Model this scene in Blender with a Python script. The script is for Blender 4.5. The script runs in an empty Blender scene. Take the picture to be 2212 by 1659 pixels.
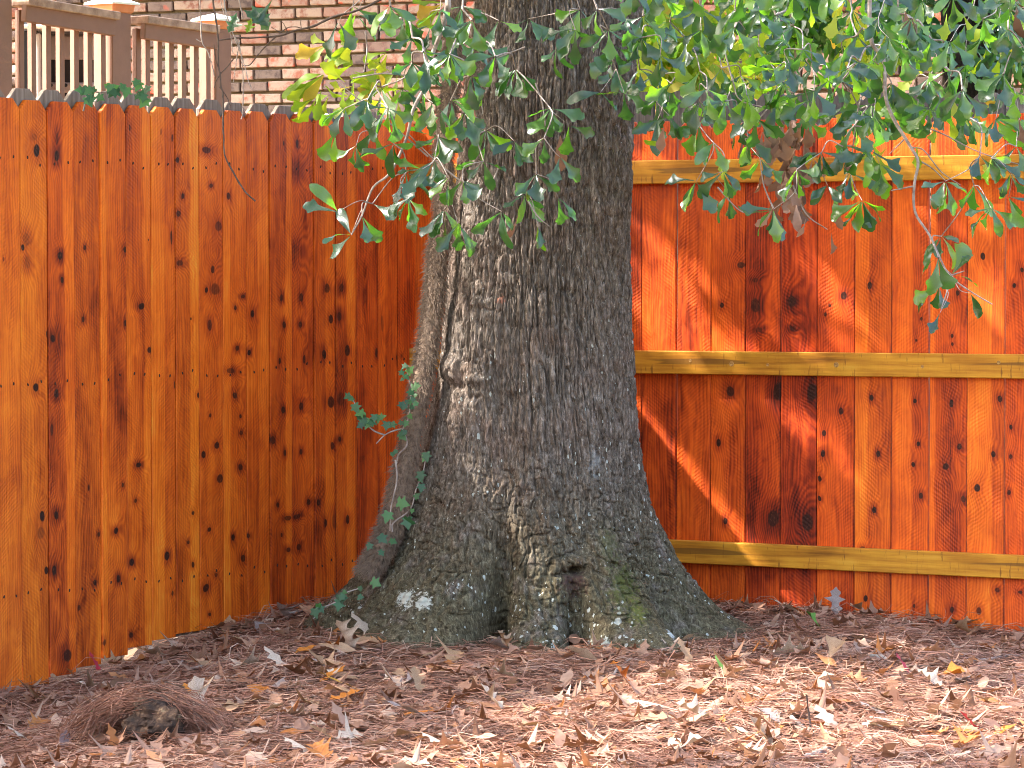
import bpy, bmesh, math, random
import numpy as np
from mathutils import Vector, Matrix, Euler
R = math.radians
rng = np.random.default_rng(7)
random.seed(7)
scene = bpy.context.scene

# ---------------------------------------------------------------- camera, light, exposure
F, CX, CY, HZ, CAMZ = 7670.0, 1106.0, 829.5, 550.0, 1.32
PITCH = math.atan((CY - HZ) / F)
cam_d = bpy.data.cameras.new('camera')
cam = bpy.data.objects.new('camera', cam_d)
scene.collection.objects.link(cam)
cam_d.sensor_width = 36.0
cam_d.lens = 36.0 * F / 2212.0
cam_d.clip_end = 2000.0
cam.location = (0, 0, CAMZ)
cam.rotation_euler = (math.pi / 2 - PITCH, 0, 0)
scene.camera = cam

SUN = Vector((-0.72, 0.03, 0.71)).normalized()          # direction towards the sun
elev = math.asin(SUN.z)
azim = math.atan2(SUN.x, SUN.y)
world = bpy.data.worlds.new('World')
scene.world = world
world.use_nodes = True
wn = world.node_tree
bg = wn.nodes['Background']
sky = wn.nodes.new('ShaderNodeTexSky')
sky.sky_type = 'NISHITA'
sky.sun_disc = False
sky.sun_elevation = elev
sky.sun_rotation = azim
sky.air_density = 1.0
sky.dust_density = 6.0
sky.ozone_density = 0.6
wn.links.new(sky.outputs[0], bg.inputs[0])
bg.inputs[1].default_value = 0.15
sun_d = bpy.data.lights.new('sun', 'SUN')
sun_d.energy = 2.1
sun_d.angle = R(0.53)
sun_d.color = (1.0, 0.94, 0.87)
sun = bpy.data.objects.new('sun', sun_d)
scene.collection.objects.link(sun)
sun.rotation_euler = SUN.to_track_quat('Z', 'Y').to_euler()
vs = scene.view_settings
vs.view_transform = 'Standard'
vs.look = 'None'
vs.gamma = 1.0
vs.use_curve_mapping = False
vs.exposure = 3.1
scene.cycles.max_bounces = 6
scene.cycles.transparent_max_bounces = 4
scene.cycles.use_denoising = True
scene.cycles.sample_clamp_indirect = 4.0
scene.cycles.filter_width = 1.0

# ---------------------------------------------------------------- helpers
C = scene.collection


def P(u, v, D):
    """world point seen at photo position (u, v) (in the 2212 x 1659 view) at forward distance D"""
    c, s = math.cos(PITCH), math.sin(PITCH)
    d = Vector((u - CX, F * c + (CY - v) * s, -F * s + (CY - v) * c))
    k = D / d.y
    return Vector((d.x * k, D, CAMZ + d.z * k))


def to_uv(p):
    p = np.asarray(p, float)
    c, s = math.cos(PITCH), math.sin(PITCH)
    x, y, z = p[..., 0], p[..., 1], p[..., 2] - CAMZ
    f = y * c - z * s
    up = y * s + z * c
    return CX + F * x / f, CY - F * up / f


def mesh_from(verts, faces, name='mesh', smooth=False, attrs=None):
    me = bpy.data.meshes.new(name)
    if isinstance(faces, np.ndarray):
        verts = np.asarray(verts, np.float32)
        n, k = faces.shape
        me.vertices.add(len(verts))
        me.vertices.foreach_set('co', verts.ravel())
        me.loops.add(n * k)
        me.loops.foreach_set('vertex_index', faces.astype(np.int32).ravel())
        me.polygons.add(n)
        me.polygons.foreach_set('loop_start', np.arange(0, n * k, k, dtype=np.int32))
        me.polygons.foreach_set('loop_total', np.full(n, k, np.int32))
        me.update(calc_edges=True)
    else:
        me.from_pydata([tuple(v) for v in verts], [], [tuple(f) for f in faces])
    if smooth:
        me.polygons.foreach_set('use_smooth', np.ones(len(me.polygons), bool))
    if attrs:
        for nm, arr in attrs.items():
            a = me.attributes.new(nm, 'FLOAT', 'POINT')
            a.data.foreach_set('value', np.asarray(arr, np.float32))
    me.update()
    return me


def link(name, me, mat=None, parent=None, loc=None):
    o = bpy.data.objects.new(name, me)
    C.objects.link(o)
    if mat is not None and me is not None and len(me.materials) == 0:
        me.materials.append(mat)
    if parent is not None:
        o.parent = parent
    if loc is not None:
        o.location = loc
    return o


def tag(o, label=None, cat=None, group=None, kind=None):
    if label: o['label'] = label
    if cat: o['category'] = cat
    if group: o['group'] = group
    if kind: o['kind'] = kind
    return o


def empty(name, loc=(0, 0, 0), label=None, cat=None, group=None):
    o = bpy.data.objects.new(name, None)
    C.objects.link(o)
    o.location = loc
    o.empty_display_size = 0.1
    return tag(o, label, cat, group)


def boxes_mesh(boxes, bevel=0.0):
    bm = bmesh.new()
    for (c, s, rz) in boxes:
        m = Matrix.Translation(c) @ Matrix.Rotation(rz, 4, 'Z') @ Matrix.Diagonal((s[0], s[1], s[2], 1))
        bmesh.ops.create_cube(bm, size=1.0, matrix=m)
    if bevel:
        bmesh.ops.bevel(bm, geom=bm.edges[:], offset=bevel, segments=1, affect='EDGES')
    me = bpy.data.meshes.new('box')
    bm.to_mesh(me)
    bm.free()
    return me


def tube_arrays(pts, rads, sides=6, jitter=0.0):
    pts = np.asarray([tuple(p) for p in pts], float)
    n = len(pts)
    rads = np.broadcast_to(np.asarray(rads, float), (n,))
    tan = np.gradient(pts, axis=0)
    tan /= np.linalg.norm(tan, axis=1, keepdims=True) + 1e-9
    ref = np.array([0.31, 0.9, 0.21])
    a = np.cross(tan, ref); a /= np.linalg.norm(a, axis=1, keepdims=True) + 1e-9
    b = np.cross(tan, a)
    ang = np.linspace(0, 2 * math.pi, sides, endpoint=False)
    V = pts[:, None, :] + rads[:, None, None] * (np.cos(ang)[None, :, None] * a[:, None, :] + np.sin(ang)[None, :, None] * b[:, None, :])
    if jitter:
        V = V + rng.normal(0, jitter, V.shape)
    V = V.reshape(-1, 3)
    i = np.arange(n - 1)[:, None] * sides
    j = np.arange(sides)[None, :]
    j2 = (j + 1) % sides
    Fq = np.stack([i + j, i + j2, i + sides + j2, i + sides + j], axis=-1).reshape(-1, 4)
    return V, Fq


def smooth_path(pts, n=6):
    """Catmull-Rom through points"""
    pts = [np.array(tuple(p), float) for p in pts]
    if len(pts) < 3:
        return [pts[0] + (pts[1] - pts[0]) * t for t in np.linspace(0, 1, n + 1)]
    ext = [2 * pts[0] - pts[1]] + pts + [2 * pts[-1] - pts[-2]]
    out = []
    for k in range(1, len(ext) - 2):
        p0, p1, p2, p3 = ext[k - 1:k + 3]
        for t in np.linspace(0, 1, n, endpoint=False):
            out.append(0.5 * (2 * p1 + (p2 - p0) * t + (2 * p0 - 5 * p1 + 4 * p2 - p3) * t * t + (3 * p1 - p0 - 3 * p2 + p3) * t ** 3))
    out.append(pts[-1])
    return out


class Acc:
    """collects quads into one mesh"""
    def __init__(s): s.V, s.F, s.A, s.n = [], [], [], 0
    def add(s, V, Fq, a=None):
        V = np.asarray(V, float)
        s.V.append(V); s.F.append(np.asarray(Fq, int) + s.n); s.n += len(V)
        s.A.append(np.zeros(len(V)) if a is None else np.broadcast_to(np.asarray(a, float), (len(V),)))
    def mesh(s, name, smooth=False):
        return mesh_from(np.concatenate(s.V), np.concatenate(s.F), name, smooth, {'tint': np.concatenate(s.A)})


def _hash(ix, iy, iz, seed):
    h = (ix.astype(np.int64) * 374761393 + iy.astype(np.int64) * 668265263 + iz.astype(np.int64) * 2147483647 + seed * 974634777) & 0xFFFFFFFF
    h = ((h ^ (h >> 13)) * 1274126177) & 0xFFFFFFFF
    h = h ^ (h >> 16)
    return (h & 0xFFFF) / 65535.0


def noise3(x, y, z, seed=0):
    """value noise, about -1..1"""
    ix, iy, iz = np.floor(x), np.floor(y), np.floor(z)
    fx, fy, fz = x - ix, y - iy, z - iz
    sx, sy, sz = [t * t * t * (t * (t * 6 - 15) + 10) for t in (fx, fy, fz)]
    r = 0
    for dx in (0, 1):
        wx = sx if dx else 1 - sx
        for dy in (0, 1):
            wy = sy if dy else 1 - sy
            for dz in (0, 1):
                wz = sz if dz else 1 - sz
                r = r + wx * wy * wz * _hash(ix + dx, iy + dy, iz + dz, seed)
    return r * 2 - 1


def sstep(a, b, x):
    t = np.clip((np.asarray(x, float) - a) / (b - a), 0, 1)
    return t * t * (3 - 2 * t)


def in_poly(u, v, poly):
    c = False
    n = len(poly)
    for i in range(n):
        x1, y1 = poly[i]; x2, y2 = poly[(i + 1) % n]
        if (y1 > v) != (y2 > v) and u < (x2 - x1) * (v - y1) / (y2 - y1) + x1:
            c = not c
    return c


# ---------------------------------------------------------------- node helpers
class NT:
    def __init__(s, name):
        s.m = bpy.data.materials.new(name)
        s.m.use_nodes = True
        s.t = s.m.node_tree
        s.b = s.t.nodes['Principled BSDF']
    def n(s, typ, **kw):
        nd = s.t.nodes.new('ShaderNode' + typ)
        for k, v in kw.items(): setattr(nd, k, v)
        return nd
    def put(s, sock, val):
        if val is None: return
        if hasattr(val, 'is_linked') or isinstance(val, bpy.types.NodeSocket): s.t.links.new(val, sock)
        else: sock.default_value = val
    def math(s, op, a, b=None, c=None, clamp=False):
        nd = s.n('Math', operation=op, use_clamp=clamp)
        for i, v in enumerate((a, b, c)):
            if v is not None: s.put(nd.inputs[i], v)
        return nd.outputs[0]
    def vmath(s, op, a, b=None):
        nd = s.n('VectorMath', operation=op)
        s.put(nd.inputs[0], a)
        if b is not None: s.put(nd.inputs[1], b)
        return nd.outputs['Value'] if op in ('LENGTH', 'DOT_PRODUCT', 'DISTANCE') else nd.outputs['Vector']
    def mapr(s, v, a, b, c=0.0, d=1.0, smooth=True):
        nd = s.n('MapRange')
        nd.interpolation_type = 'SMOOTHSTEP' if smooth else 'LINEAR'
        s.put(nd.inputs[0], v)
        for i, x in enumerate((a, b, c, d)): s.put(nd.inputs[i + 1], x)
        return nd.outputs[0]
    def mix(s, fac, a, b, blend='MIX'):
        nd = s.n('Mix', data_type='RGBA', blend_type=blend)
        s.put(nd.inputs[0], fac)
        s.put(nd.inputs[6], a if not isinstance(a, tuple) else (*a, 1.0)[:4])
        s.put(nd.inputs[7], b if not isinstance(b, tuple) else (*b, 1.0)[:4])
        return nd.outputs[2]
    def noise(s, vec, scale, detail=4, rough=0.55, dist=0.0):
        nd = s.n('TexNoise')
        s.put(nd.inputs['Vector'], vec)
        nd.inputs['Scale'].default_value = scale
        nd.inputs['Detail'].default_value = detail
        nd.inputs['Roughness'].default_value = rough
        nd.inputs['Distortion'].default_value = dist
        return nd.outputs[0]
    def ramp(s, fac, stops, interp='LINEAR'):
        nd = s.n('ValToRGB')
        nd.color_ramp.interpolation = interp
        e = nd.color_ramp.elements
        while len(e) < len(stops): e.new(0.5)
        for el, (p, c) in zip(e, stops):
            el.position = p
            el.color = (*c, 1.0)
        s.put(nd.inputs[0], fac)
        return nd.outputs[0]
    def obj(s): return s.n('TexCoord').outputs['Object']
    def rand(s): return s.n('ObjectInfo').outputs['Random']
    def attr(s, name):
        return s.n('Attribute', attribute_name=name).outputs['Fac']
    def scale(s, vec, sc):
        return s.vmath('MULTIPLY', vec, sc)
    def bump(s, h, strength=0.3, dist=0.01):
        nd = s.n('Bump')
        nd.inputs['Strength'].default_value = strength
        nd.inputs['Distance'].default_value = dist
        s.put(nd.inputs['Height'], h)
        s.t.links.new(nd.outputs[0], s.b.inputs['Normal'])
        return nd.outputs[0]
    def done(s, col=None, rough=0.8, spec=0.3):
        if col is not None: s.put(s.b.inputs['Base Color'], col if not isinstance(col, tuple) else (*col, 1.0)[:4])
        s.put(s.b.inputs['Roughness'], rough)
        s.b.inputs['Specular IOR Level'].default_value = spec
        return s.m


# stained cedar: one material per board so its knots, sapwood band and tone are its own
DARKW, LIGHTW = (0.235, 0.050, 0.008), (0.50, 0.155, 0.018)


def cedar(seed, knots=(), tone=0.5, sap=None, red=0.0, contrast=1.0, grain=75.0):
    """knots: (x, z, r, elong, kind) in board metres; sap: (x0, x1, slant) pale sapwood band"""
    t = NT('stained_cedar')
    P0 = t.obj()
    off = (seed * 3.17 % 9, seed * 1.37 % 7, seed * 5.71 % 11)
    Pn = t.vmath('ADD', P0, off)
    wob = t.n('TexNoise'); wob.inputs['Scale'].default_value = 9.0; wob.inputs['Detail'].default_value = 2.0
    t.put(wob.inputs['Vector'], Pn)
    w = t.vmath('MULTIPLY', t.vmath('SUBTRACT', wob.outputs['Color'], (0.5, 0.5, 0.5)), (0.012, 0.0, 0.03))
    Pd = t.vmath('ADD', P0, w)
    core = halo = defl = None
    for (kx, kz, kr, ke, kk) in knots:
        d = t.vmath('LENGTH', t.vmath('MULTIPLY', t.vmath('SUBTRACT', Pd, (kx, 0, kz)), (1 / kr, 0.0, 1 / (kr * ke))))
        c = t.mapr(d, 1.12, 0.78, 0.0, kk)
        h = t.mapr(d, 3.4, 0.8, 0.0, min(1.0, kr / 0.010) * 0.8)
        g = t.mapr(d, 5.5, 0.6, 0.0, kr * 170)
        core = c if core is None else t.math('MAXIMUM', core, c)
        halo = h if halo is None else t.math('MAXIMUM', halo, h)
        defl = g if defl is None else t.math('ADD', defl, g)
    sep = t.n('SeparateXYZ'); t.put(sep.inputs[0], Pd)
    x, z = sep.outputs[0], sep.outputs[2]
    low = t.noise(t.scale(Pn, (9.0, 1.0, 1.1)), 1.0, 2, 0.5)
    ph = t.math('ADD', t.math('MULTIPLY', x, grain), t.math('MULTIPLY', low, 9.0))
    if defl is not None: ph = t.math('ADD', ph, defl)
    ring = t.math('SINE', t.math('MULTIPLY', ph, 6.283))
    fine = t.noise(t.scale(Pn, (220.0, 1.0, 7.0)), 1.0, 3, 0.6)
    mott = t.noise(t.scale(Pn, (26.0, 1.0, 13.0)), 1.0, 4, 0.62, 0.6)
    big = t.noise(t.scale(Pn, (10.0, 1.0, 2.2)), 1.0, 2, 0.5)
    # saw kerf marks: faint slanted lines
    saw = t.math('SINE', t.math('ADD', t.math('MULTIPLY', t.math('ADD', t.math('MULTIPLY', x, 0.72 if seed % 2 else -0.72), z), 430.0), t.math('MULTIPLY', low, 6.0)))
    sawm = t.math('MULTIPLY', saw, t.mapr(t.noise(t.scale(Pn, (14.0, 1.0, 4.0)), 1.0, 2), 0.42, 0.62))
    val = t.math('ADD', tone, t.math('MULTIPLY', t.math('SUBTRACT', big, 0.5), 1.6 * contrast))
    val = t.math('ADD', val, t.math('MULTIPLY', t.math('SUBTRACT', mott, 0.5), 1.05 * contrast))
    val = t.math('ADD', val, t.math('MULTIPLY', t.math('SUBTRACT', fine, 0.5), 0.65))
    val = t.math('ADD', val, t.math('MULTIPLY', ring, 0.14))
    val = t.math('ADD', val, t.math('MULTIPLY', sawm, 0.07))
    if sap:
        xs = t.math('ADD', x, t.math('ADD', t.math('MULTIPLY', z, sap[2]), t.math('MULTIPLY', t.math('SUBTRACT', big, 0.5), 0.03)))
        b = t.math('MULTIPLY', t.mapr(xs, sap[0] - 0.004, sap[0] + 0.006), t.mapr(xs, sap[1] + 0.006, sap[1] - 0.004))
        val = t.math('ADD', val, t.math('MULTIPLY', b, 0.42))
        val = t.math('SUBTRACT', val, 0.10)
    if halo is not None:
        hn = t.math('MULTIPLY', halo, t.mapr(t.math('ADD', t.math('MULTIPLY', mott, .5), t.math('MULTIPLY', big, .5)), 0.38, 0.58, 0.0, 1.0))
        val = t.math('SUBTRACT', val, t.math('MULTIPLY', hn, 0.8))
    val = t.mapr(val, -0.5, 1.4, 0.0, 1.0, smooth=False)
    r_ = 1.0 + 0.18 * red
    g_ = 1.0 - 0.30 * red
    col = t.ramp(val, [(0.0, (0.060 * r_, 0.012 * g_, 0.005)), (0.20, (0.25 * r_, 0.036 * g_, 0.006)), (0.40, (0.50 * r_, 0.088 * g_, 0.008)), (0.60, (0.68 * r_, 0.145 * g_, 0.010)), (0.80, (0.82 * r_, 0.215 * g_, 0.015)), (1.0, (0.86, 0.30, 0.03))])
    if core is not None:
        kn = t.ramp(t.noise(t.scale(Pn, (160, 1, 110)), 1.0, 2), [(0.35, (0.018, 0.007, 0.004)), (0.62, (0.05, 0.014, 0.008)), (0.8, (0.13, 0.05, 0.02))])
        col = t.mix(core, col, kn)
    t.bump(t.math('ADD', t.math('ADD', t.math('MULTIPLY', fine, 0.8), t.math('MULTIPLY', ring, 0.12)), t.math('MULTIPLY', sawm, 0.25)), 0.35, 0.004)
    rg = t.mapr(mott, 0.3, 0.7, 0.42, 0.62)
    return t.done(col, rg, 0.22)


def simple(name, stops, scale=6.0, rough=0.8, bump=0.25, bdist=0.004, spec=0.3, stretch=(1, 1, 1), detail=6):
    t = NT(name)
    p = t.scale(t.obj(), stretch)
    f = t.noise(p, scale, detail, 0.65)
    t.bump(t.noise(p, scale * 5, 4, 0.6), bump, bdist)
    return t.done(t.ramp(f, stops), rough, spec)


def leaf_mat(name, stops, trans, rough=0.4, spec=0.5, transw=0.35, mottled=0.25):
    """leaf: diffuse + translucent + gloss; colour from a per-leaf tint"""
    t = NT(name)
    tint = t.math('FRACT', t.math('ADD', t.attr('tint'), t.rand()))
    col = t.ramp(tint, stops)
    n = t.noise(t.obj(), 45.0, 4, 0.6)
    col = t.mix(t.mapr(n, 0.3, 0.75, 0.0, mottled), col, t.mix(1.0, col, (0.55, 0.5, 0.4), 'MULTIPLY'))
    t.bump(n, 0.25, 0.004)
    m = t.done(col, rough, spec)
    tr = t.n('BsdfTranslucent')
    t.put(tr.inputs[0], t.mix(1.0, col, (*trans,), 'MULTIPLY'))
    mx = t.n('MixShader')
    mx.inputs[0].default_value = transw
    out = t.t.nodes['Material Output']
    t.t.links.new(t.b.outputs[0], mx.inputs[1])
    t.t.links.new(tr.outputs[0], mx.inputs[2])
    t.t.links.new(mx.outputs[0], out.inputs[0])
    return m


M = {}
M['oak_leaf'] = leaf_mat('oak_leaf_green', [(0.0, (0.014, 0.038, 0.029)), (0.4, (0.022, 0.052, 0.037)), (0.75, (0.028, 0.068, 0.032)), (0.97, (0.085, 0.15, 0.028))], (6.0, 7.6, 0.7), 0.27, 0.85, 0.34)
M['yellow_leaf'] = leaf_mat('yellow_green_leaf', [(0.0, (0.13, 0.24, 0.025)), (0.5, (0.20, 0.30, 0.03)), (0.85, (0.30, 0.36, 0.05)), (1.0, (0.35, 0.22, 0.05))], (2.2, 2.0, 0.6), 0.5, 0.35, 0.5)
M['dead_leaf'] = leaf_mat('dry_hanging_leaf', [(0.0, (0.15, 0.085, 0.062)), (0.5, (0.30, 0.19, 0.145)), (1.0, (0.22, 0.11, 0.06))], (1.2, 1.0, 0.8), 0.7, 0.2, 0.15)
M['ivy'] = leaf_mat('ivy_leaf', [(0.0, (0.022, 0.075, 0.030)), (0.6, (0.035, 0.115, 0.038)), (1.0, (0.07, 0.19, 0.045))], (2.2, 2.4, 0.6), 0.4, 0.5, 0.25)
M['crown'] = leaf_mat('crown_leaf', [(0.0, (0.03, 0.08, 0.03)), (1.0, (0.06, 0.13, 0.04))], (2.0, 2.2, 0.5), 0.45, 0.4, 0.3)
M['litter'] = leaf_mat('dry_leaf', [(0.0, (0.16, 0.075, 0.042)), (0.25, (0.30, 0.155, 0.095)), (0.48, (0.40, 0.245, 0.175)), (0.66, (0.22, 0.115, 0.08)), (0.80, (0.52, 0.38, 0.29)), (0.90, (0.42, 0.155, 0.040)), (1.0, (0.11, 0.060, 0.045))], (1.3, 1.0, 0.7), 0.7, 0.25, 0.15, 0.45)
M['needle'] = leaf_mat('pine_needle', [(0.0, (0.15, 0.062, 0.038)), (0.35, (0.26, 0.115, 0.072)), (0.7, (0.36, 0.18, 0.120)), (0.92, (0.50, 0.33, 0.24)), (1.0, (0.08, 0.042, 0.03))], (1, 0.8, 0.6), 0.55, 0.35, 0.05, 0.2)
M['twig'] = simple('twig_bark', [(0.3, (0.13, 0.095, 0.075)), (0.7, (0.42, 0.36, 0.32))], 30, 0.8, 0.3)
M['darktwig'] = simple('dark_vine_bark', [(0.3, (0.035, 0.024, 0.02)), (0.7, (0.13, 0.09, 0.07))], 40, 0.8, 0.3)
M['stick'] = simple('grey_stick', [(0.3, (0.16, 0.12, 0.10)), (0.7, (0.42, 0.36, 0.31))], 40, 0.85, 0.4)
M['paint'] = simple('tan_paint', [(0.2, (0.205, 0.108, 0.075)), (0.8, (0.25, 0.135, 0.097))], 14, 0.6, 0.25, 0.003, 0.35)
M['cap'] = simple('weathered_rail_cap', [(0.3, (0.20, 0.12, 0.085)), (0.7, (0.48, 0.34, 0.26))], 16, 0.7, 0.35, 0.004, 0.3, (1, 1, 1))
M['post_cap'] = simple('glossy_white_cap', [(0.3, (0.66, 0.70, 0.60)), (0.7, (0.80, 0.82, 0.70))], 8, 0.25, 0.05, 0.002, 0.5)
M['copper'] = simple('orange_cap_trim', [(0.3, (0.52, 0.17, 0.06)), (0.7, (0.62, 0.25, 0.11))], 9, 0.5, 0.1)
M['greywood'] = simple('weathered_grey_wood', [(0.25, (0.09, 0.068, 0.052)), (0.5, (0.23, 0.18, 0.145)), (0.75, (0.42, 0.35, 0.29))], 1.0, 0.85, 0.5, 0.004, 0.2, (60, 60, 5), 6)
M['darkgrey'] = simple('shaded_fence_wood', [(0.25, (0.030, 0.026, 0.024)), (0.5, (0.085, 0.078, 0.074)), (0.75, (0.17, 0.16, 0.155))], 1.0, 0.85, 0.5, 0.004, 0.2, (60, 60, 5), 6)  # grey fence wood darkened, its shade put into the colour
M['black'] = simple('black_enamel', [(0.3, (0.008, 0.008, 0.01)), (0.7, (0.022, 0.023, 0.028))], 5, 0.4, 0.05)
M['slate'] = simple('dark_slate_panel', [(0.3, (0.035, 0.038, 0.045)), (0.7, (0.06, 0.065, 0.075))], 5, 0.5, 0.05)
M['greige'] = simple('grey_beige_panel', [(0.3, (0.30, 0.26, 0.25)), (0.7, (0.36, 0.32, 0.30))], 4, 0.5, 0.05)
M['white'] = simple('white_plastic', [(0.3, (0.74, 0.75, 0.78)), (0.7, (0.82, 0.83, 0.85))], 4, 0.35, 0.03)
M['blue'] = simple('blue_plastic', [(0.3, (0.03, 0.05, 0.16)), (0.7, (0.05, 0.08, 0.25))], 4, 0.4, 0.03)
M['mortar'] = simple('tan_mortar', [(0.3, (0.16, 0.115, 0.068)), (0.7, (0.22, 0.16, 0.10))], 60, 0.95, 0.5, 0.004, 0.1)
M['nail'] = simple('rusty_nail_head', [(0.3, (0.012, 0.008, 0.008)), (0.7, (0.04, 0.02, 0.015))], 60, 0.6, 0.1)


def brick_mat():
    t = NT('whitewashed_brick')
    p = t.obj()
    q = t.vmath('ADD', p, t.vmath('MULTIPLY', t.n('ObjectInfo').outputs['Location'], (3.1, 3.7, 5.3)))
    rnd = t.rand()
    base = t.ramp(rnd, [(0.0, (0.050, 0.037, 0.037)), (0.30, (0.085, 0.060, 0.058)), (0.34, (0.19, 0.070, 0.050)), (0.7, (0.22, 0.088, 0.062)), (1.0, (0.16, 0.065, 0.048))], 'LINEAR')
    wash = t.mapr(t.noise(q, 16, 5, 0.7), 0.34, 0.56, 0.0, t.mapr(rnd, 0.26, 0.5, 0.3, 0.95))
    col = t.mix(wash, base, (0.27, 0.205, 0.17))
    red = t.mapr(t.noise(t.vmath('ADD', q, (4.0, 1.0, 2.0)), 9, 2, 0.5), 0.60, 0.68, 0, 0.8)
    col = t.mix(t.math('MULTIPLY', red, t.mapr(rnd, 0.2, 0.4)), col, (0.42, 0.075, 0.045))
    t.bump(t.noise(q, 60, 5, 0.7), 0.6, 0.006)
    return t.done(col, 0.9, 0.15)


M['brick'] = brick_mat()


def rail_mat():
    t = NT('yellow_treated_pine')
    p = t.obj()
    n1 = t.noise(t.scale(p, (3.0, 10, 60.0)), 1.0, 4, 0.6)
    chat = t.noise(t.scale(p, (110.0, 10, 14.0)), 1.0, 3, 0.6)
    pat = t.noise(t.scale(p, (6.0, 4, 16.0)), 1.0, 3, 0.5)
    v = t.math('ADD', t.math('MULTIPLY', n1, 0.6), t.math('MULTIPLY', pat, 0.4))
    col = t.ramp(v, [(0.30, (0.22, 0.080, 0.008)), (0.44, (0.43, 0.170, 0.014)), (0.58, (0.58, 0.265, 0.022)), (0.75, (0.66, 0.37, 0.05))])
    dk = t.math('MULTIPLY', t.mapr(chat, 0.60, 0.70), t.mapr(pat, 0.42, 0.58, 0.0, 0.75))
    col = t.mix(dk, col, (0.14, 0.055, 0.012))
    line = t.mapr(t.noise(t.scale(p, (1.2, 3, 42.0)), 1.0, 2, 0.4, 0.4), 0.62, 0.67, 0, 0.7)
    col = t.mix(line, col, (0.12, 0.05, 0.012))
    t.bump(t.math('ADD', n1, chat), 0.3, 0.004)
    return t.done(col, 0.55, 0.22)


M['rail'] = rail_mat()


def soil_mat():
    t = NT('soil_and_pine_straw')
    p = t.obj()
    f = t.noise(t.scale(p, (1, 1, 1)), 30, 6, 0.7)
    g = t.noise(t.scale(p, (40, 160, 20)), 1.0, 4, 0.7)
    col = t.ramp(t.math('ADD', t.math('MULTIPLY', f, 0.5), t.math('MULTIPLY', g, 0.5)), [(0.35, (0.018, 0.010, 0.007)), (0.55, (0.060, 0.030, 0.020)), (0.7, (0.17, 0.088, 0.058))])
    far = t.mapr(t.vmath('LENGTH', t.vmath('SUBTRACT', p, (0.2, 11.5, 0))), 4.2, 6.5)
    col = t.mix(far, col, t.ramp(f, [(0.3, (0.26, 0.20, 0.085)), (0.7, (0.42, 0.33, 0.16))]))  # ground beyond the view paled to bounce warm light onto the fence
    t.bump(t.math('ADD', f, g), 0.8, 0.02)
    return t.done(col, 0.9, 0.15)


M['soil'] = soil_mat()


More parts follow.
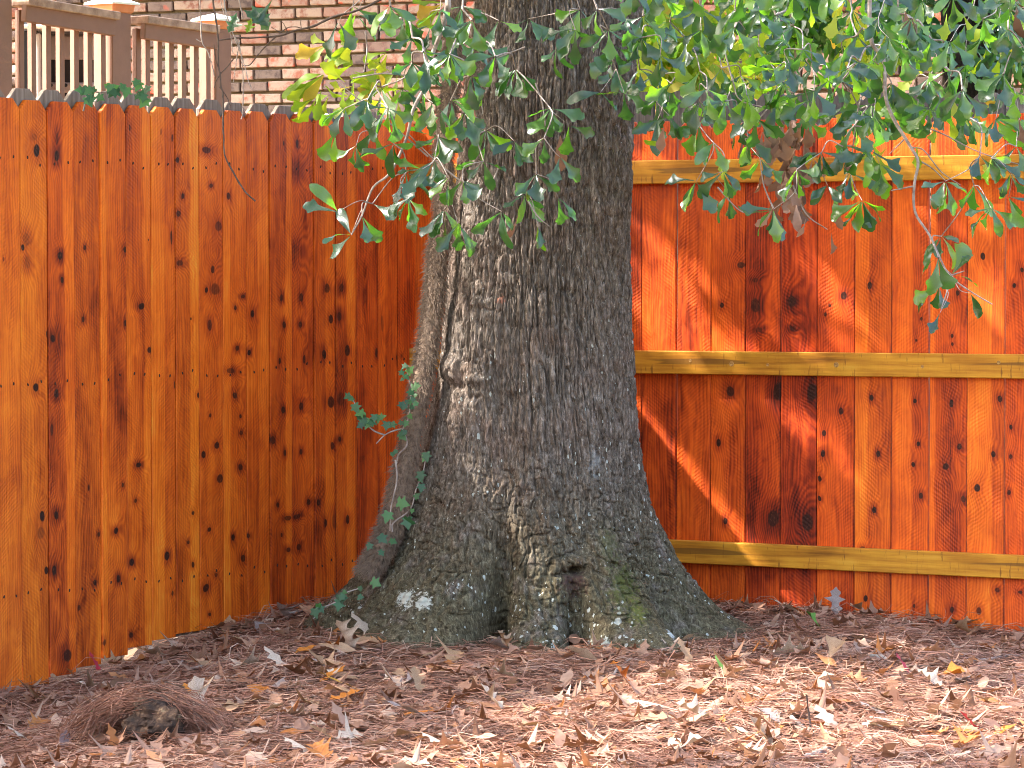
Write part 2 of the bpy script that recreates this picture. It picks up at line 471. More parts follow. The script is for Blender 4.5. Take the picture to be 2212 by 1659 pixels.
def bark_mat(center):
    t = NT('oak_bark')
    p = t.obj()
    sep = t.n('SeparateXYZ'); t.put(sep.inputs[0], p)
    z = sep.outputs[2]
    flow = t.scale(p, (1, 1, 0.28))
    n1 = t.noise(flow, 62, 5, 0.7)
    n2 = t.noise(p, 7, 4, 0.6)
    n3 = t.noise(flow, 150, 3, 0.7)
    v = t.math('ADD', t.math('MULTIPLY', n1, 0.55), t.math('MULTIPLY', n3, 0.45))
    col = t.ramp(v, [(0.33, (0.030, 0.023, 0.017)), (0.44, (0.095, 0.074, 0.057)), (0.54, (0.185, 0.150, 0.122)), (0.67, (0.42, 0.36, 0.31))])
    # pinkish brown weathering, green-grey algae near the roots
    col = t.mix(t.mapr(n2, 0.45, 0.7, 0, 0.45), col, t.mix(1.0, col, (1.12, 0.90, 0.82), 'MULTIPLY'))
    low = t.math('MULTIPLY', t.mapr(z, 0.75, 0.1, 0, 0.95), t.mapr(n2, 0.28, 0.5))
    col = t.mix(low, col, t.mix(1.0, col, (0.62, 0.66, 0.46), 'MULTIPLY'))
    # pale lichen flecks, stretched up the trunk
    jit = t.vmath('MULTIPLY', t.n('TexNoise').outputs['Color'], (0.02, 0.02, 0.02))
    for (sc_, lo_, rmax, zs_) in ((48.0, 0.66, 0.36, 0.6), (19.0, 0.80, 0.26, 0.7), (80.0, 0.72, 0.34, 0.5)):
        vo = t.n('TexVoronoi'); vo.inputs['Scale'].default_value = sc_
        t.put(vo.inputs['Vector'], t.vmath('ADD', t.scale(p, (1, 1, zs_)), jit))
        cs = t.n('SeparateXYZ'); t.put(cs.inputs[0], vo.outputs['Color'])
        rad = t.math('MULTIPLY', t.mapr(cs.outputs[0], lo_, 1.0, 0.0, rmax), t.mapr(z, 1.5, 0.5, 0.35, 1.0))
        rad = t.math('MULTIPLY', rad, t.mapr(t.noise(p, 6.0, 2), 0.42, 0.58, 0.15, 1.0))
        edge = t.math('ADD', vo.outputs['Distance'], t.math('MULTIPLY', t.math('SUBTRACT', t.noise(p, 160, 3, 0.7), 0.5), 0.3))
        lich = t.math('LESS_THAN', edge, rad)
        col = t.mix(t.math('MULTIPLY', lich, 0.85), col, (0.50, 0.53, 0.48))
    dust = t.mapr(t.noise(t.scale(p, (1, 1, 0.5)), 130, 3, 0.7), 0.62, 0.72, 0, 0.75)
    dz = t.mapr(t.noise(t.scale(p, (1.0, 1.0, 0.35)), 4.0, 3, 0.6), 0.46, 0.66)
    col = t.mix(t.math('MULTIPLY', dust, dz), col, (0.44, 0.45, 0.43))
    e2 = t.noise(p, 55, 4, 0.75)

    def patch(u, v, D, r, colr, amt, soft=0.35, zs=1.0, thr=0.5):
        nonlocal col
        c = P(u, v, D) - center
        d = t.vmath('LENGTH', t.vmath('MULTIPLY', t.vmath('SUBTRACT', p, tuple(c)), (1 / r, 0.35 / r, zs / r)))
        d = t.math('ADD', d, t.math('MULTIPLY', t.math('SUBTRACT', e2, 0.5), 3.4))
        col = t.mix(t.mapr(d, 1.0, 1.0 - soft, 0, amt), col, colr)
    patch(1345, 1285, 12.1, 0.07, (0.085, 0.10, 0.022), 0.75, 0.95, 0.5)
    patch(1378, 1325, 12.0, 0.05, (0.11, 0.125, 0.025), 0.75, 0.95, 0.7)
    patch(1315, 1180, 12.15, 0.05, (0.10, 0.105, 0.04), 0.55, 0.95, 0.5)
    patch(873, 1291, 12.05, 0.036, (0.52, 0.53, 0.46), 0.95, 0.3)
    patch(913, 1300, 12.0, 0.028, (0.52, 0.53, 0.46), 0.95, 0.3)
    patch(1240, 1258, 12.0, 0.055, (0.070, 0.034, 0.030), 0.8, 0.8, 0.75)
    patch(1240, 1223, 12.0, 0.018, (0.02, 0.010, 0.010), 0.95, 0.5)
    patch(1285, 1000, 12.2, 0.03, (0.40, 0.42, 0.41), 0.45, 0.9, 0.4)
    patch(1272, 1398, 11.9, 0.026, (0.50, 0.55, 0.50), 0.9, 0.3)
    patch(1310, 1390, 11.9, 0.022, (0.50, 0.55, 0.50), 0.9, 0.3)
    patch(1410, 1405, 11.9, 0.024, (0.50, 0.55, 0.52), 0.9, 0.3, 1.6)
    patch(1455, 1362, 11.95, 0.024, (0.50, 0.55, 0.54), 0.9, 0.3)
    patch(1130, 1290, 11.9, 0.018, (0.50, 0.52, 0.47), 0.9, 0.3)
    patch(1083, 648, 12.25, 0.02, (0.34, 0.13, 0.08), 0.6, 0.5)
    patch(985, 800, 12.25, 0.05, (0.17, 0.12, 0.09), 0.6, 0.5)
    t.bump(t.math('ADD', n1, t.math('MULTIPLY', n3, 0.7)), 0.9, 0.014)
    return t.done(col, 0.9, 0.15)


# ---------------------------------------------------------------- lines of the two cedar fences
LA, LB = Vector((-1.710, 11.86)), Vector((-0.381, 13.97))
LB2 = None


def ray_line(u, A, B):
    """where the sight line of column u meets the vertical plane through A and B (plan view)"""
    k = (u - CX) / (F * math.cos(PITCH))
    d = B - A
    # A.x + s d.x = k (A.y + s d.y)
    s = (k * A.y - A.x) / (d.x - k * d.y)
    return A + d * s


RA, RB = Vector((-0.381, 13.97)), Vector((1.840, 12.76))
Ld = (LB - LA).normalized(); Ln = Vector((Ld.y, -Ld.x))          # faces the camera side
Rd = (RB - RA).normalized(); Rn = Vector((Rd.y, -Rd.x))


# ---------------------------------------------------------------- ground
def ground_z(x, y):
    x = np.asarray(x, float); y = np.asarray(y, float)
    z = -0.012 - 0.150 * sstep(-0.70, -1.75, x) - 0.035 * sstep(0.9, 2.0, x)
    z = z + 0.020 * noise3(x * 1.7, y * 1.7, x * 0 + 3.1, 5) + 0.012 * noise3(x * 5, y * 5, x * 0 + 1.7, 6)
    z = z + 0.025 * np.exp(-(((x + 0.62) / 0.25) ** 2 + ((y - 13.1) / 0.35) ** 2))      # litter heaped by the corner
    z = z + 0.055 * np.exp(-(((x + 1.10) / 0.17) ** 2 + ((y - 10.05) / 0.17) ** 2))      # mound of pine straw
    far = sstep(14.5, 20, y)
    return z * (1 - far)


gx = np.concatenate([[-300, -120, -50, -20, -10, -6, -4], np.arange(-3.0, 3.01, 0.05), [4, 6, 10, 20, 50, 120, 300]])
gy = np.concatenate([[-60, -20, -5, 2, 5, 7], np.arange(8.0, 15.01, 0.05), [16, 18, 22, 30, 50, 100, 250, 600]])
GX, GY = np.meshgrid(gx, gy)
GZ = ground_z(GX, GY)
V = np.stack([GX, GY, GZ], -1).reshape(-1, 3)
nx = len(gx)
i = np.arange(len(gy) - 1)[:, None] * nx + np.arange(nx - 1)[None, :]
Fq = np.stack([i, i + 1, i + nx + 1, i + nx], -1).reshape(-1, 4)
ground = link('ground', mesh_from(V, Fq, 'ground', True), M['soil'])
tag(ground, 'brown soil under pine straw and fallen leaves', None, None, 'structure')


# ---------------------------------------------------------------- cedar fences
def picket_mesh(w, h, th=0.016, ear=0.034):
    e = min(ear, w * 0.4)
    prof = [(0, 0), (w, 0), (w, h - e), (w - e, h), (e, h), (0, h - e)]
    bm = bmesh.new()
    vs_ = [bm.verts.new((x, 0, z)) for x, z in prof]
    f = bm.faces.new(vs_)
    r = bmesh.ops.extrude_face_region(bm, geom=[f])
    for v in r['geom']:
        if isinstance(v, bmesh.types.BMVert): v.co.y += th
    bmesh.ops.recalc_face_normals(bm, faces=bm.faces[:])
    bmesh.ops.bevel(bm, geom=[e_ for e_ in bm.edges if abs(e_.verts[0].co.y - e_.verts[1].co.y) < 1e-6 and e_.verts[0].co.y < 1e-6], offset=0.0016, segments=1, affect='EDGES')
    me = bpy.data.meshes.new('picket')
    bm.to_mesh(me); bm.free()
    return me


nail_me = bpy.data.meshes.new('nail')
bm = bmesh.new()
bmesh.ops.create_cone(bm, cap_ends=True, segments=7, radius1=0.0042, radius2=0.0034, depth=0.003, matrix=Matrix.Diagonal((0.8, 1, 1.5, 1)) @ Matrix.Rotation(R(90), 4, 'X'))
bm.to_mesh(nail_me); bm.free()
nail_me.materials.append(M['nail'])

# knots read off the photograph: board -> (u, v, half width px, elongation, darkness)
LK = {
 0: [(8, 560, 2, 2, .6)],
 1: [(83, 327, 7, 1.6, 1), (78, 298, 6, 1.3, .35), (52, 535, 4, 1.4, 1), (60, 517, 7, 1.8, .35), (62, 566, 6, 2, .35), (104, 722, 3, 2.8, .95), (79, 835, 6, 1.5, 1), (91, 1114, 6, 1.7, 1), (88, 1150, 8, 1.6, .4), (99, 1234, 4.5, 1.7, 1)],
 2: [(124.5, 336, 5, 2, 1), (125, 300, 3, 4, .5), (131.5, 552, 5.5, 1.6, 1), (135, 606, 3.5, 1.6, 1), (114.6, 732, 5, 1.9, 1), (122, 850, 5, 1.7, 1), (111, 928, 3, 4, .8), (120, 1113, 5, 1.7, 1), (115, 1232, 5, 1.8, 1), (143, 1418, 9, 1.35, .9)],
 3: [(186, 534, 3, 1.8, .9), (181.5, 690, 3.5, 1.5, .9), (213, 1153, 3.5, 1.5, .9), (204, 1258, 4, 1.3, .95), (192, 1055, 1.8, 4, .9), (170, 1312, 3, 2, .8)],
 4: [(271, 540, 4, 1.5, .95), (271, 696, 4, 1.5, .9), (248, 1146, 5, 1.3, 1), (253, 1250, 4.5, 1.5, 1), (263, 1048, 2.5, 2, .9), (222, 1388, 3, 2, .8)],
 5: [(283, 277, 1.8, 4, .9), (307, 660, 7, .8, 1), (324, 757, 6, 1, .95), (299.5, 1003, 6, .8, 1), (283, 1216, 5, 1.4, 1), (292, 1083, 3, 1.5, .85), (282, 1371, 4.5, 1.3, .9), (323, 517, 1.6, 1.5, .8)],
 6: [(374, 300, 2, 4, .9), (372, 514, 2.5, 5, .9), (379, 832, 2.4, 3, .9), (360, 1203, 6, 1.3, 1), (372, 1283, 2.5, 2, .8), (350, 285, 1.5, 4, .6)],
 7: [(385, 345, 4, 1.5, 1), (396, 424, 3.5, 1.6, .95), (386, 462, 5, 1.3, .9), (389, 569, 7, .8, .75), (413, 689, 2, 1.6, .8), (429, 854, 4, 1.4, .95), (416, 1110, 3, 1.4, .9), (406, 1173, 3, 1.5, .85), (416, 1219, 3.6, 1.4, .9)],
 8: [(448, 324, 10, .55, .85), (457, 401, 4, 1.2, .85), (473, 488, 7, 1.2, .7), (460, 583, 4, 1.8, .9), (466, 626, 10, 1.2, .65), (447, 628, 3.5, 1.4, 1), (453, 702, 5, 2.2, .8), (454, 898, 2.6, 1.6, .9), (469, 963, 5, 1.3, .95), (440, 982, 5, 1.5, 1), (475, 1034, 7, 1.2, .9), (452, 1147, 4, 1.2, .95), (444, 1272, 6.5, 1.2, .95), (466, 1244, 4, 1, .6), (452, 1327, 3.2, 1.2, .85)],
 9: [(495.5, 426, 4, 1.8, .95), (526, 643, 5, .7, .8), (510, 665, 3, 1.4, .9), (513, 754, 4, 1.2, .9), (499, 802, 9, .6, .7), (508, 854, 5, 1.2, .9), (520, 898, 2.6, 1.7, .95), (521, 937, 4, 1.2, .8), (520, 1011, 5, 1.2, .9), (504, 1163, 4, 1.6, 1), (525, 1207, 5, 1.3, .9)],
 10: [(547, 675, 4, 1.7, 1), (539, 764, 4, 1.4, 1), (537, 1156, 3, 1.6, .9)],
 11: [(613, 309, 1.6, 3, .9), (608, 644, 3.4, 2.2, .9), (613, 703, 4, 1.6, .9), (603.5, 780, 2.6, 2.4, 1), (611, 884, 4.5, 1.4, .95), (588, 951, 5, 1.6, .85), (613.6, 980, 3, 2, .9), (598, 1091, 3, 1.9, .95), (621, 1118, 8, .5, .8), (621, 1186, 4.5, 1.2, .85), (607, 1152, 2, 2, .9)],
 12: [(645, 309, 3, 3, .9), (652.5, 641, 4, 2.1, .9), (650, 699, 4, 1.5, .9), (659, 775, 2.8, 2.8, .9), (651.5, 878, 5, 1.5, .9), (651.5, 975, 3, 2.2, .9), (667, 1085, 4, 1.5, .95), (642, 1115, 8, .5, .8), (646, 1182, 4.5, 1.3, .85), (642, 365, 8, 1.6, .3), (640, 545, 9, 1.6, .3)],
 13: [(706.6, 625, 6, 1.6, .8), (714.7, 689, 5, 1.7, .95), (700, 764, 4.5, 2.1, 1), (714, 868, 8, 1.5, .9), (717, 962, 4, 1.9, .9), (687, 1084, 4, 1.5, .95), (702.6, 1130, 3, 2.8, .95), (722, 1127, 7, 2, .4)],
 14: [(737, 622, 5, 1.7, .8), (731.6, 682, 5, 1.7, .8), (750, 759, 6, 1.9, .95), (735, 861, 8, 1.7, .6), (733, 951, 3.4, 1.5, .95), (750, 1119, 4, 2.2, .95)],
 15: [(812, 760, 2.5, 4, .9), (787, 640, 3, 5, .4), (810, 1145, 3, 1.3, .8)],
 16: [(858, 770, 2.4, 3, .9), (826, 700, 3, 5, .4)],
 17: [(868, 770, 2, 2, .6)],
}
# tone, sapwood band (start, end fraction, slant), redness
LT = {0: (.52, None, .1), 1: (.60, None, .0), 2: (.26, (.70, 1.1, 0.01), .3), 3: (.36, (.80, 1.2, -.05), .1), 4: (.36, (-.1, .20, -.0), .2), 5: (.40, (.70, 1.1, 0), .2), 6: (.56, (-.1, .52, 0), .2), 7: (.52, (.6, 1.1, 0), .1), 8: (.50, None, .2), 9: (.42, (-.1, .3, 0), .2), 10: (.46, (.5, 1.1, 0), .2), 11: (.34, (.7, 1.05, 0), .2), 12: (.28, None, .3), 13: (.34, (.5, .9, 0), .2), 14: (.36, (.5, .9, 0), .2), 15: (.27, None, .4), 16: (.38, (.0, .35, 0), .4), 17: (.40, None, .5)}
LU = [-13, 47, 106, 164, 219.5, 275, 329, 381, 432, 484, 535, 584, 632, 680, 726, 771.6, 816.7, 860, 903]
LTOP = [211, 216.5, 219.8, 220.5, 225, 228, 231, 234.5, 237.5, 239, 241, 245.7, 247, 250, 253, 256, 259, 262]
LBOT = [1490, 1472, 1440, 1420, 1400, 1378, 1362, 1348, 1340, 1332, 1330, 1330, 1330, 1330, 1330, 1330, 1330, 1330]

fence_left = empty('cedar_fence', (LA.x, LA.y, 0), 'orange stained cedar fence with flat board face left of the oak', 'fence', 'stained cedar fences')
angL = math.atan2(Ld.y, Ld.x)
tocam = 0.0


def build_fence(parent, U, TOP, BOT, KN, TONE, A, B, n2, ang, nail_rows, seed0, jit=0.0035):
    for k in range(len(U) - 1):
        a = ray_line(U[k], A, B); b = ray_line(U[k + 1], A, B)
        w = (b - a).length - 0.0050
        um = 0.5 * (U[k] + U[k + 1]); m = (a + b) / 2
        zt = P(um, TOP[k], m.y).z; zb = P(um, BOT[k], m.y).z - 0.03
        off = rng.uniform(-jit, jit)
        loc = Vector((a.x + n2.x * off, a.y + n2.y * off, zb))
        kn = []
        for (ku, kv, kr, ke, kk) in KN.get(k, []):
            q = ray_line(ku, A, B)
            pz = P(ku, kv, q.y).z
            px = (q - a).length * (1 if (q - a).dot(b - a) > 0 else -1)
            mpp = q.y / F
            fx = (b - a).length / ((U[k + 1] - U[k]) * mpp)
            kn.append((px, pz - zb, max(0.0045, kr * mpp * fx), max(0.4, ke / fx * 1.15), kk))
        tone, sap, red = TONE.get(k, (0.45, None, 0.2))
        if sap: sap = (sap[0] * w, sap[1] * w, sap[2])
        mat = cedar(seed0 + k, kn, tone, sap, red, 1.0, 60 + 40 * rng.random())
        me = picket_mesh(w, zt - zb, 0.016, 0.034 if seed0 == 0 else 0.030)
        o = link('picket', me, mat, parent)
        o.matrix_parent_inverse = Matrix.Translation(-Vector(parent.location))
        o.location = loc
        o.rotation_euler = (0, rng.normal(0, 0.0012), ang)
        for (v0, v1) in nail_rows:
            for fr in (0.27, 0.73):
                vv = v0 + (v1 - v0) * (um - U[0]) / (U[-1] - U[0]) + rng.uniform(-9, 9)
                nz = P(um, vv, m.y).z
                no = link('nail', nail_me, None, o)
                no.location = (w * (fr + rng.uniform(-.05, .05)), -0.0008, nz - zb)
                no.rotation_euler = (0, rng.uniform(-.6, .6), 0)


build_fence(fence_left, LU, LTOP, LBOT, LK, LT, LA, LB, Ln, angL, [(346, 374), (836, 776), (1290, 1196)], 0)
more_mat = cedar(90, [], .5, None, 0)
more_me = picket_mesh(.138, 2.0)
for k in range(22):
    p_ = ray_line(LU[0], LA, LB) - Ld * .141 * (k + 1)
    o = link('picket', more_me, more_mat, fence_left)
    o.matrix_parent_inverse = Matrix.Translation(-Vector(fence_left.location))
    o.location = (p_.x, p_.y, -.12); o.rotation_euler = (0, 0, angL)

RK = {
 5: [(1577, 847, 9, 1.1, .9), (1553, 958, 5, 1.4, 1), (1566, 1127, 5, 1.4, 1), (1601, 575, 9, .7, .85), (1560, 659, 4.5, 1.3, 1), (1580, 310, 3, 1, .8)],
 6: [(1682, 847, 11, 1.7, .95), (1672, 1122, 12, 1.4, .95), (1632, 657, 10, 1.3, .85), (1638, 711, 8, .6, .6), (1631, 604, 7, .6, .6)],
 7: [(1755, 849, 11, 1.7, .95), (1746, 1127, 13, 1.2, .95), (1709, 651, 9, 1.3, .9), (1712, 709, 7, .6, .6)],
 8: [(1817, 886, 5, 1.2, .95), (1780, 938, 5, 1.3, 1), (1779, 977, 5, 1.3, 1), (1772, 1031, 4, 1.4, 1), (1772, 1074, 4, 1.4, 1), (1822, 637, 7, 1.2, .95), (1792, 658, 3, 1.2, .9), (1783, 680, 3.4, 1.2, .9)],
 9: [(1882, 858, 5, 1.3, 1), (1898, 979, 5, 1.4, 1), (1890, 1100, 5, 1.3, 1), (1871, 1290, 5, 1.4, 1), (1879, 619, 5.5, 1.3, 1), (1866, 1182, 6, .7, .8)],
 10: [(1977, 867, 4, 1.3, 1), (1985, 959, 4, 1.2, 1), (1973, 1003, 4.2, 1.2, 1), (1990, 1072, 4.8, 1.1, .95), (1977, 1309, 3, 1.3, .9), (1984, 629, 3, 1.3, .9), (1990, 689, 3, 1.2, .9), (1979, 735, 2.6, 1.2, .9)],
 11: [(2054, 874, 5, 1.4, 1), (2073, 965, 5, 1.2, 1), (2044, 1010, 6.5, 1.1, .95), (2081, 1078, 6, 1, .8), (2058, 1316, 4.5, 1.4, .95), (2067, 635, 4, 1.4, .95), (2055, 725, 3.4, 1.2, .95), (2056, 742, 3, 1.2, .9)],
 12: [(2160, 863, 5, 1.3, 1), (2146, 980, 5, 1.3, 1), (2113, 1056, 7, 1.1, 1), (2117, 1322, 6, 1.2, .85), (2123, 555, 5.5, 1.2, 1), (2156, 1275, 5, 1, .8)],
 13: [(2184, 924, 4, 1.3, 1), (2184, 987, 4, 1.3, .9), (2180, 1063, 4, 1.3, .95), (2191, 617, 4, 1.3, 1), (2207, 583, 4, 1.2, 1), (2206, 1280, 5, .7, .9)],
}
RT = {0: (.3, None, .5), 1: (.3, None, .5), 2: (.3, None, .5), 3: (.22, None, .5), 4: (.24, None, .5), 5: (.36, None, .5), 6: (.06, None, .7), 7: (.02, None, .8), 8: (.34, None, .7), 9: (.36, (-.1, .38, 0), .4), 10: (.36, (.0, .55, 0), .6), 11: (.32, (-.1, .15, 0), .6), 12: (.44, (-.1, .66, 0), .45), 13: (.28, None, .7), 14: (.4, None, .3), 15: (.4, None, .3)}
RU = [1094, 1167, 1240, 1313, 1387, 1461.6, 1535.7, 1611, 1687, 1765.5, 1847, 1926.6, 2007.6, 2090, 2172, 2255, 2339]
RK = {k - 0: v for k, v in RK.items()}
RU_PRE = [884, 950, 1022]
RU = RU_PRE[:2] + [1022] + RU
shift = 3
RK = {k + shift - 0: v for k, v in RK.items()}
RT2 = {k + shift: v for k, v in RT.items()}
RK = {k: v for k, v in RK.items()}
RTOP = [270 - 0.0225 * (0.5 * (RU[k] + RU[k + 1]) - 1100) + rng.uniform(-1.5, 1.5) for k in range(len(RU) - 1)]
RBOT = [1322 + max(0, (0.5 * (RU[k] + RU[k + 1]) - 1500)) * 0.058 for k in range(len(RU) - 1)]
fence_right = empty('cedar_fence', (RA.x, RA.y, 0), 'orange stained cedar fence with three yellow rails right of the oak', 'fence', 'stained cedar fences')
angR = math.atan2(Rd.y, Rd.x)
# board index -> knots: boards are keyed by the number of the board whose left edge is RU[k]
key = {round(u): k for k, u in enumerate(RU)}
RKK, RTT = {}, {}
for kk_, lst in RK.items():
    for kn in lst:
        for k in range(len(RU) - 1):
            if RU[k] <= kn[0] < RU[k + 1]: RKK.setdefault(k, []).append(kn)
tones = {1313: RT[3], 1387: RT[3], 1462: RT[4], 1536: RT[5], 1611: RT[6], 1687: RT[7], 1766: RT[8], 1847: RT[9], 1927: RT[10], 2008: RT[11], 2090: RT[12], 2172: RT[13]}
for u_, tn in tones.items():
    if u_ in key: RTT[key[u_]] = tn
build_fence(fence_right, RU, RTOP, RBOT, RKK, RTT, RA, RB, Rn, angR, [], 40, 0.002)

# three rails nailed on the face of the right fence
RO = 0.038


def rail(v0a, v1a, ua, v0b, v1b, ub):
    A = RA + Rn * 0.003; B = RB + Rn * 0.003
    a = ray_line(890, A, B); b = ray_line(2330, A, B)
    qa, qb = ray_line(ua, A + Rn * RO, B + Rn * RO), ray_line(ub, A + Rn * RO, B + Rn * RO)

    def zz(q, v, u): return P(u, v, q.y).z
    t0, t1 = zz(qa, v0a, ua), zz(qb, v0b, ub)
    b0, b1 = zz(qa, v1a, ua), zz(qb, v1b, ub)
    L = (b - a).length
    s0, s1 = (qa - a).dot(Rd), (qb - a).dot(Rd)
    slope = ((t1 + b1) - (t0 + b0)) / 2 / (s1 - s0)
    zc = (t0 + b0) / 2 - slope * s0
    hgt = ((t0 - b0) + (t1 - b1)) / 2
    me = boxes_mesh([((L / 2, -RO / 2, 0), (L, RO, hgt), 0)], 0.003)
    o = link('rail', me, M['rail'], fence_right)
    o.matrix_parent_inverse = Matrix.Translation(-Vector(fence_right.location))
    o.location = (a.x, a.y, zc)
    o.rotation_euler = (0, -math.atan(slope), angR)
    return o


rail(347, 398, 1363, 333, 386, 2212)
mid_rail = rail(758, 806, 1365, 765, 819, 2212)
rail(1167, 1214, 1440, 1200, 1252, 2212)
# round nail heads and knots on the middle rail
for (nu, nv, nr) in ((1580, 786, 0.010), (1658, 788, 0.006), (1806, 788, 0.010), (1992, 792, 0.006), (1491, 779, 0.006), (2157, 783, .007)):
    q = ray_line(nu, RA + Rn * (RO + 0.004), RB + Rn * (RO + 0.004))
    bm = bmesh.new()
    bmesh.ops.create_circle(bm, cap_ends=True, segments=10, radius=nr)
    bmesh.ops.transform(bm, matrix=Matrix.Rotation(R(90), 4, 'X'), verts=bm.verts)
    me = bpy.data.meshes.new('rail_knot'); 
    r = bmesh.ops.extrude_face_region(bm, geom=bm.faces[:])
    for v in r['geom']:
        if isinstance(v, bmesh.types.BMVert): v.co.y += 0.003
    bm.to_mesh(me); bm.free()
    me.materials.append(simple('rail_knot', [(0.3, (0.10, 0.04, 0.012)), (0.5, (0.33, 0.17, 0.05)), (0.7, (0.55, 0.36, 0.13))], 120, 0.6))
    o = link('rail_knot', me, None, mid_rail)
    wm = Matrix.Translation((q.x, q.y, P(nu, nv, q.y).z)) @ Matrix.Rotation(angR, 4, 'Z')
    pm = Matrix.Translation(mid_rail.location) @ mid_rail.rotation_euler.to_matrix().to_4x4()
    o.matrix_parent_inverse = Matrix.Identity(4)
    lm = pm.inverted() @ wm
    o.location = lm.translation
    o.rotation_euler = lm.to_euler()


# ---------------------------------------------------------------- old grey fences of the neighbours
def grey_fence(A, B, u0, u1, step, tops, mat, label, bot=-0.05):
    par = empty('grey_fence', (A.x, A.y, 0), label, 'fence', 'old grey wooden fences')
    d = (B - A).normalized(); ang = math.atan2(d.y, d.x)
    s0 = (ray_line(u0, A, B) - A).dot(d); s1 = (ray_line(u1, A, B) - A).dot(d)
    n = int((s1 - s0) / step)
    for k in range(n):
        a = A + d * (s0 + k * step)
        m = a + d * (step / 2)
        um = CX + F * m.x / m.y
        vt = np.interp(um, [t[0] for t in tops], [t[1] for t in tops]) + rng.uniform(-2.0, 2.0)
        zt = P(um, vt, m.y).z
        me = picket_mesh(step - 0.006, zt - bot, 0.016, 0.036)
        o = link('picket', me, mat, par)
        o.matrix_parent_inverse = Matrix.Translation(-Vector(par.location))
        o.location = (a.x, a.y, bot)
        o.rotation_euler = (0, rng.normal(0, 0.004), ang)
    return par


GL0, GL1 = LA - Ln * 0.024, LB - Ln * 0.024
grey_fence(GL0, GL1, -40, 905, 0.150, [(0, 189), (100, 193), (300, 201), (360, 210), (690, 233), (900, 249)], M['greywood'], 'weathered grey picket fence just behind the left cedar fence')
GR0, GR1 = RA - Rn * 0.85, RB - Rn * 0.85
grey_fence(GR0, GR1, 1000, 2330, 0.150, [(1000, 222), (1400, 196), (1700, 200), (2212, 200)], M['darkgrey'], 'shade-darkened old plank fence behind the right cedar fence')

# ---------------------------------------------------------------- brick house
HD = 22.6
HA = Vector(((500 - CX) / F * HD, HD)); HB = HA + Rd * 6
hz_n = Rn
house = empty('brick_house', (HA.x, HA.y, 0), 'whitewashed brick house wall with tan mortar beyond the fences', 'house')
w0 = ray_line(-60, HA, HB); w1 = ray_line(2300, HA, HB)
Lw = (w1 - w0).length
me = boxes_mesh([((Lw / 2, 0.06, 1.78), (Lw, 0.1, 3.56), 0)])
o = link('wall', me, M['mortar'], house)
o.matrix_parent_inverse = Matrix.Translation(-Vector(house.location))
o.location = (w0.x, w0.y, 0); o.rotation_euler = (0, 0, angR)
o = link('shade_roof', boxes_mesh([((Lw / 2, 1.0, 3.66), (Lw + 1.0, 3.4, 0.16), 0)]), M['darkgrey'], house)  # overhang added out of view to keep the brick wall in shade
o.matrix_parent_inverse = Matrix.Translation(-Vector(house.location)); o.location = (w0.x, w0.y, 0); o.rotation_euler = (0, 0, angR)
brick_me = []
for q in range(3):
    bm = bmesh.new()
    bmesh.ops.create_cube(bm, size=1.0, matrix=Matrix.Diagonal((0.192, 0.05, 0.060, 1)))
    for v in bm.verts: v.co += Vector(rng.normal(0, 0.0022, 3))
    bmesh.ops.bevel(bm, geom=bm.edges[:], offset=0.005, segments=1, affect='EDGES')
    me = bpy.data.meshes.new('brick'); bm.to_mesh(me); bm.free(); me.materials.append(M['brick'])
    brick_me.append(me)
row_h = 0.0755
nb = 0
stuff_v = []
rest = Acc()
for r_ in range(0, 46):
    z = r_ * row_h + 0.04
    x = 0.10 + (0.102 if r_ % 2 else 0)
    while x < Lw - 0.1:
        p = w0 + Rd * x
        u, v = to_uv((p.x, p.y, z))
        vis = -10 < v < 250 and ((120 < u < 1050) or (1360 < u < 2212)) and nb < 300
        if vis and not (1360 < u < 2212 and (v < 60)):
            o = link('brick', brick_me[nb % 3], None, house); nb += 1
            o.matrix_parent_inverse = Matrix.Translation(-Vector(house.location))
            o.location = (p.x + Rn.x * rng.uniform(-.002, .004) , p.y + Rn.y * 0.002, z)
            o.rotation_euler = (0, 0, angR)
        elif 0 < z < 3.5 and (v > -400 and v < 560):
            b = brick_me[0]
            vv = np.array([[-.096, -.025, -.03], [.096, -.025, -.03], [.096, -.025, .03], [-.096, -.025, .03], [-.096, .02, -.03], [.096, .02, -.03], [.096, .02, .03], [-.096, .02, .03]])
            Rm = np.array(Matrix.Rotation(angR, 3, 'Z'))
            rest.add(vv @ Rm.T + np.array([p.x, p.y, z]), [[0, 1, 2, 3], [0, 4, 5, 1], [1, 5, 6, 2], [2, 6, 7, 3], [3, 7, 4, 0]])
        x += 0.204
def brick_rest_mat():
    t = NT('whitewashed_brick_courses')
    q = t.obj()
    cell = t.n('TexWhiteNoise', noise_dimensions='3D')
    t.put(cell.inputs[0], t.vmath('FLOOR', t.vmath('MULTIPLY', q, (4.6, 4.6, 13.24))))
    rnd = cell.outputs[0]
    base = t.ramp(rnd, [(0.0, (0.07, 0.05, 0.05)), (0.25, (0.12, 0.085, 0.085)), (0.3, (0.33, 0.12, 0.08)), (1.0, (0.34, 0.13, 0.09))])
    wash = t.mapr(t.noise(q, 16, 5, 0.7), 0.42, 0.62, 0.0, 0.75)
    t.bump(t.noise(q, 60, 4, 0.7), 0.5, 0.006)
    return t.done(t.mix(wash, base, (0.40, 0.29, 0.25)), 0.9, 0.15)


o = link('brick', rest.mesh('brick_rest'), brick_rest_mat(), house)
o.matrix_parent_inverse = Matrix.Translation(-Vector(house.location))
o['kind'] = 'stuff'

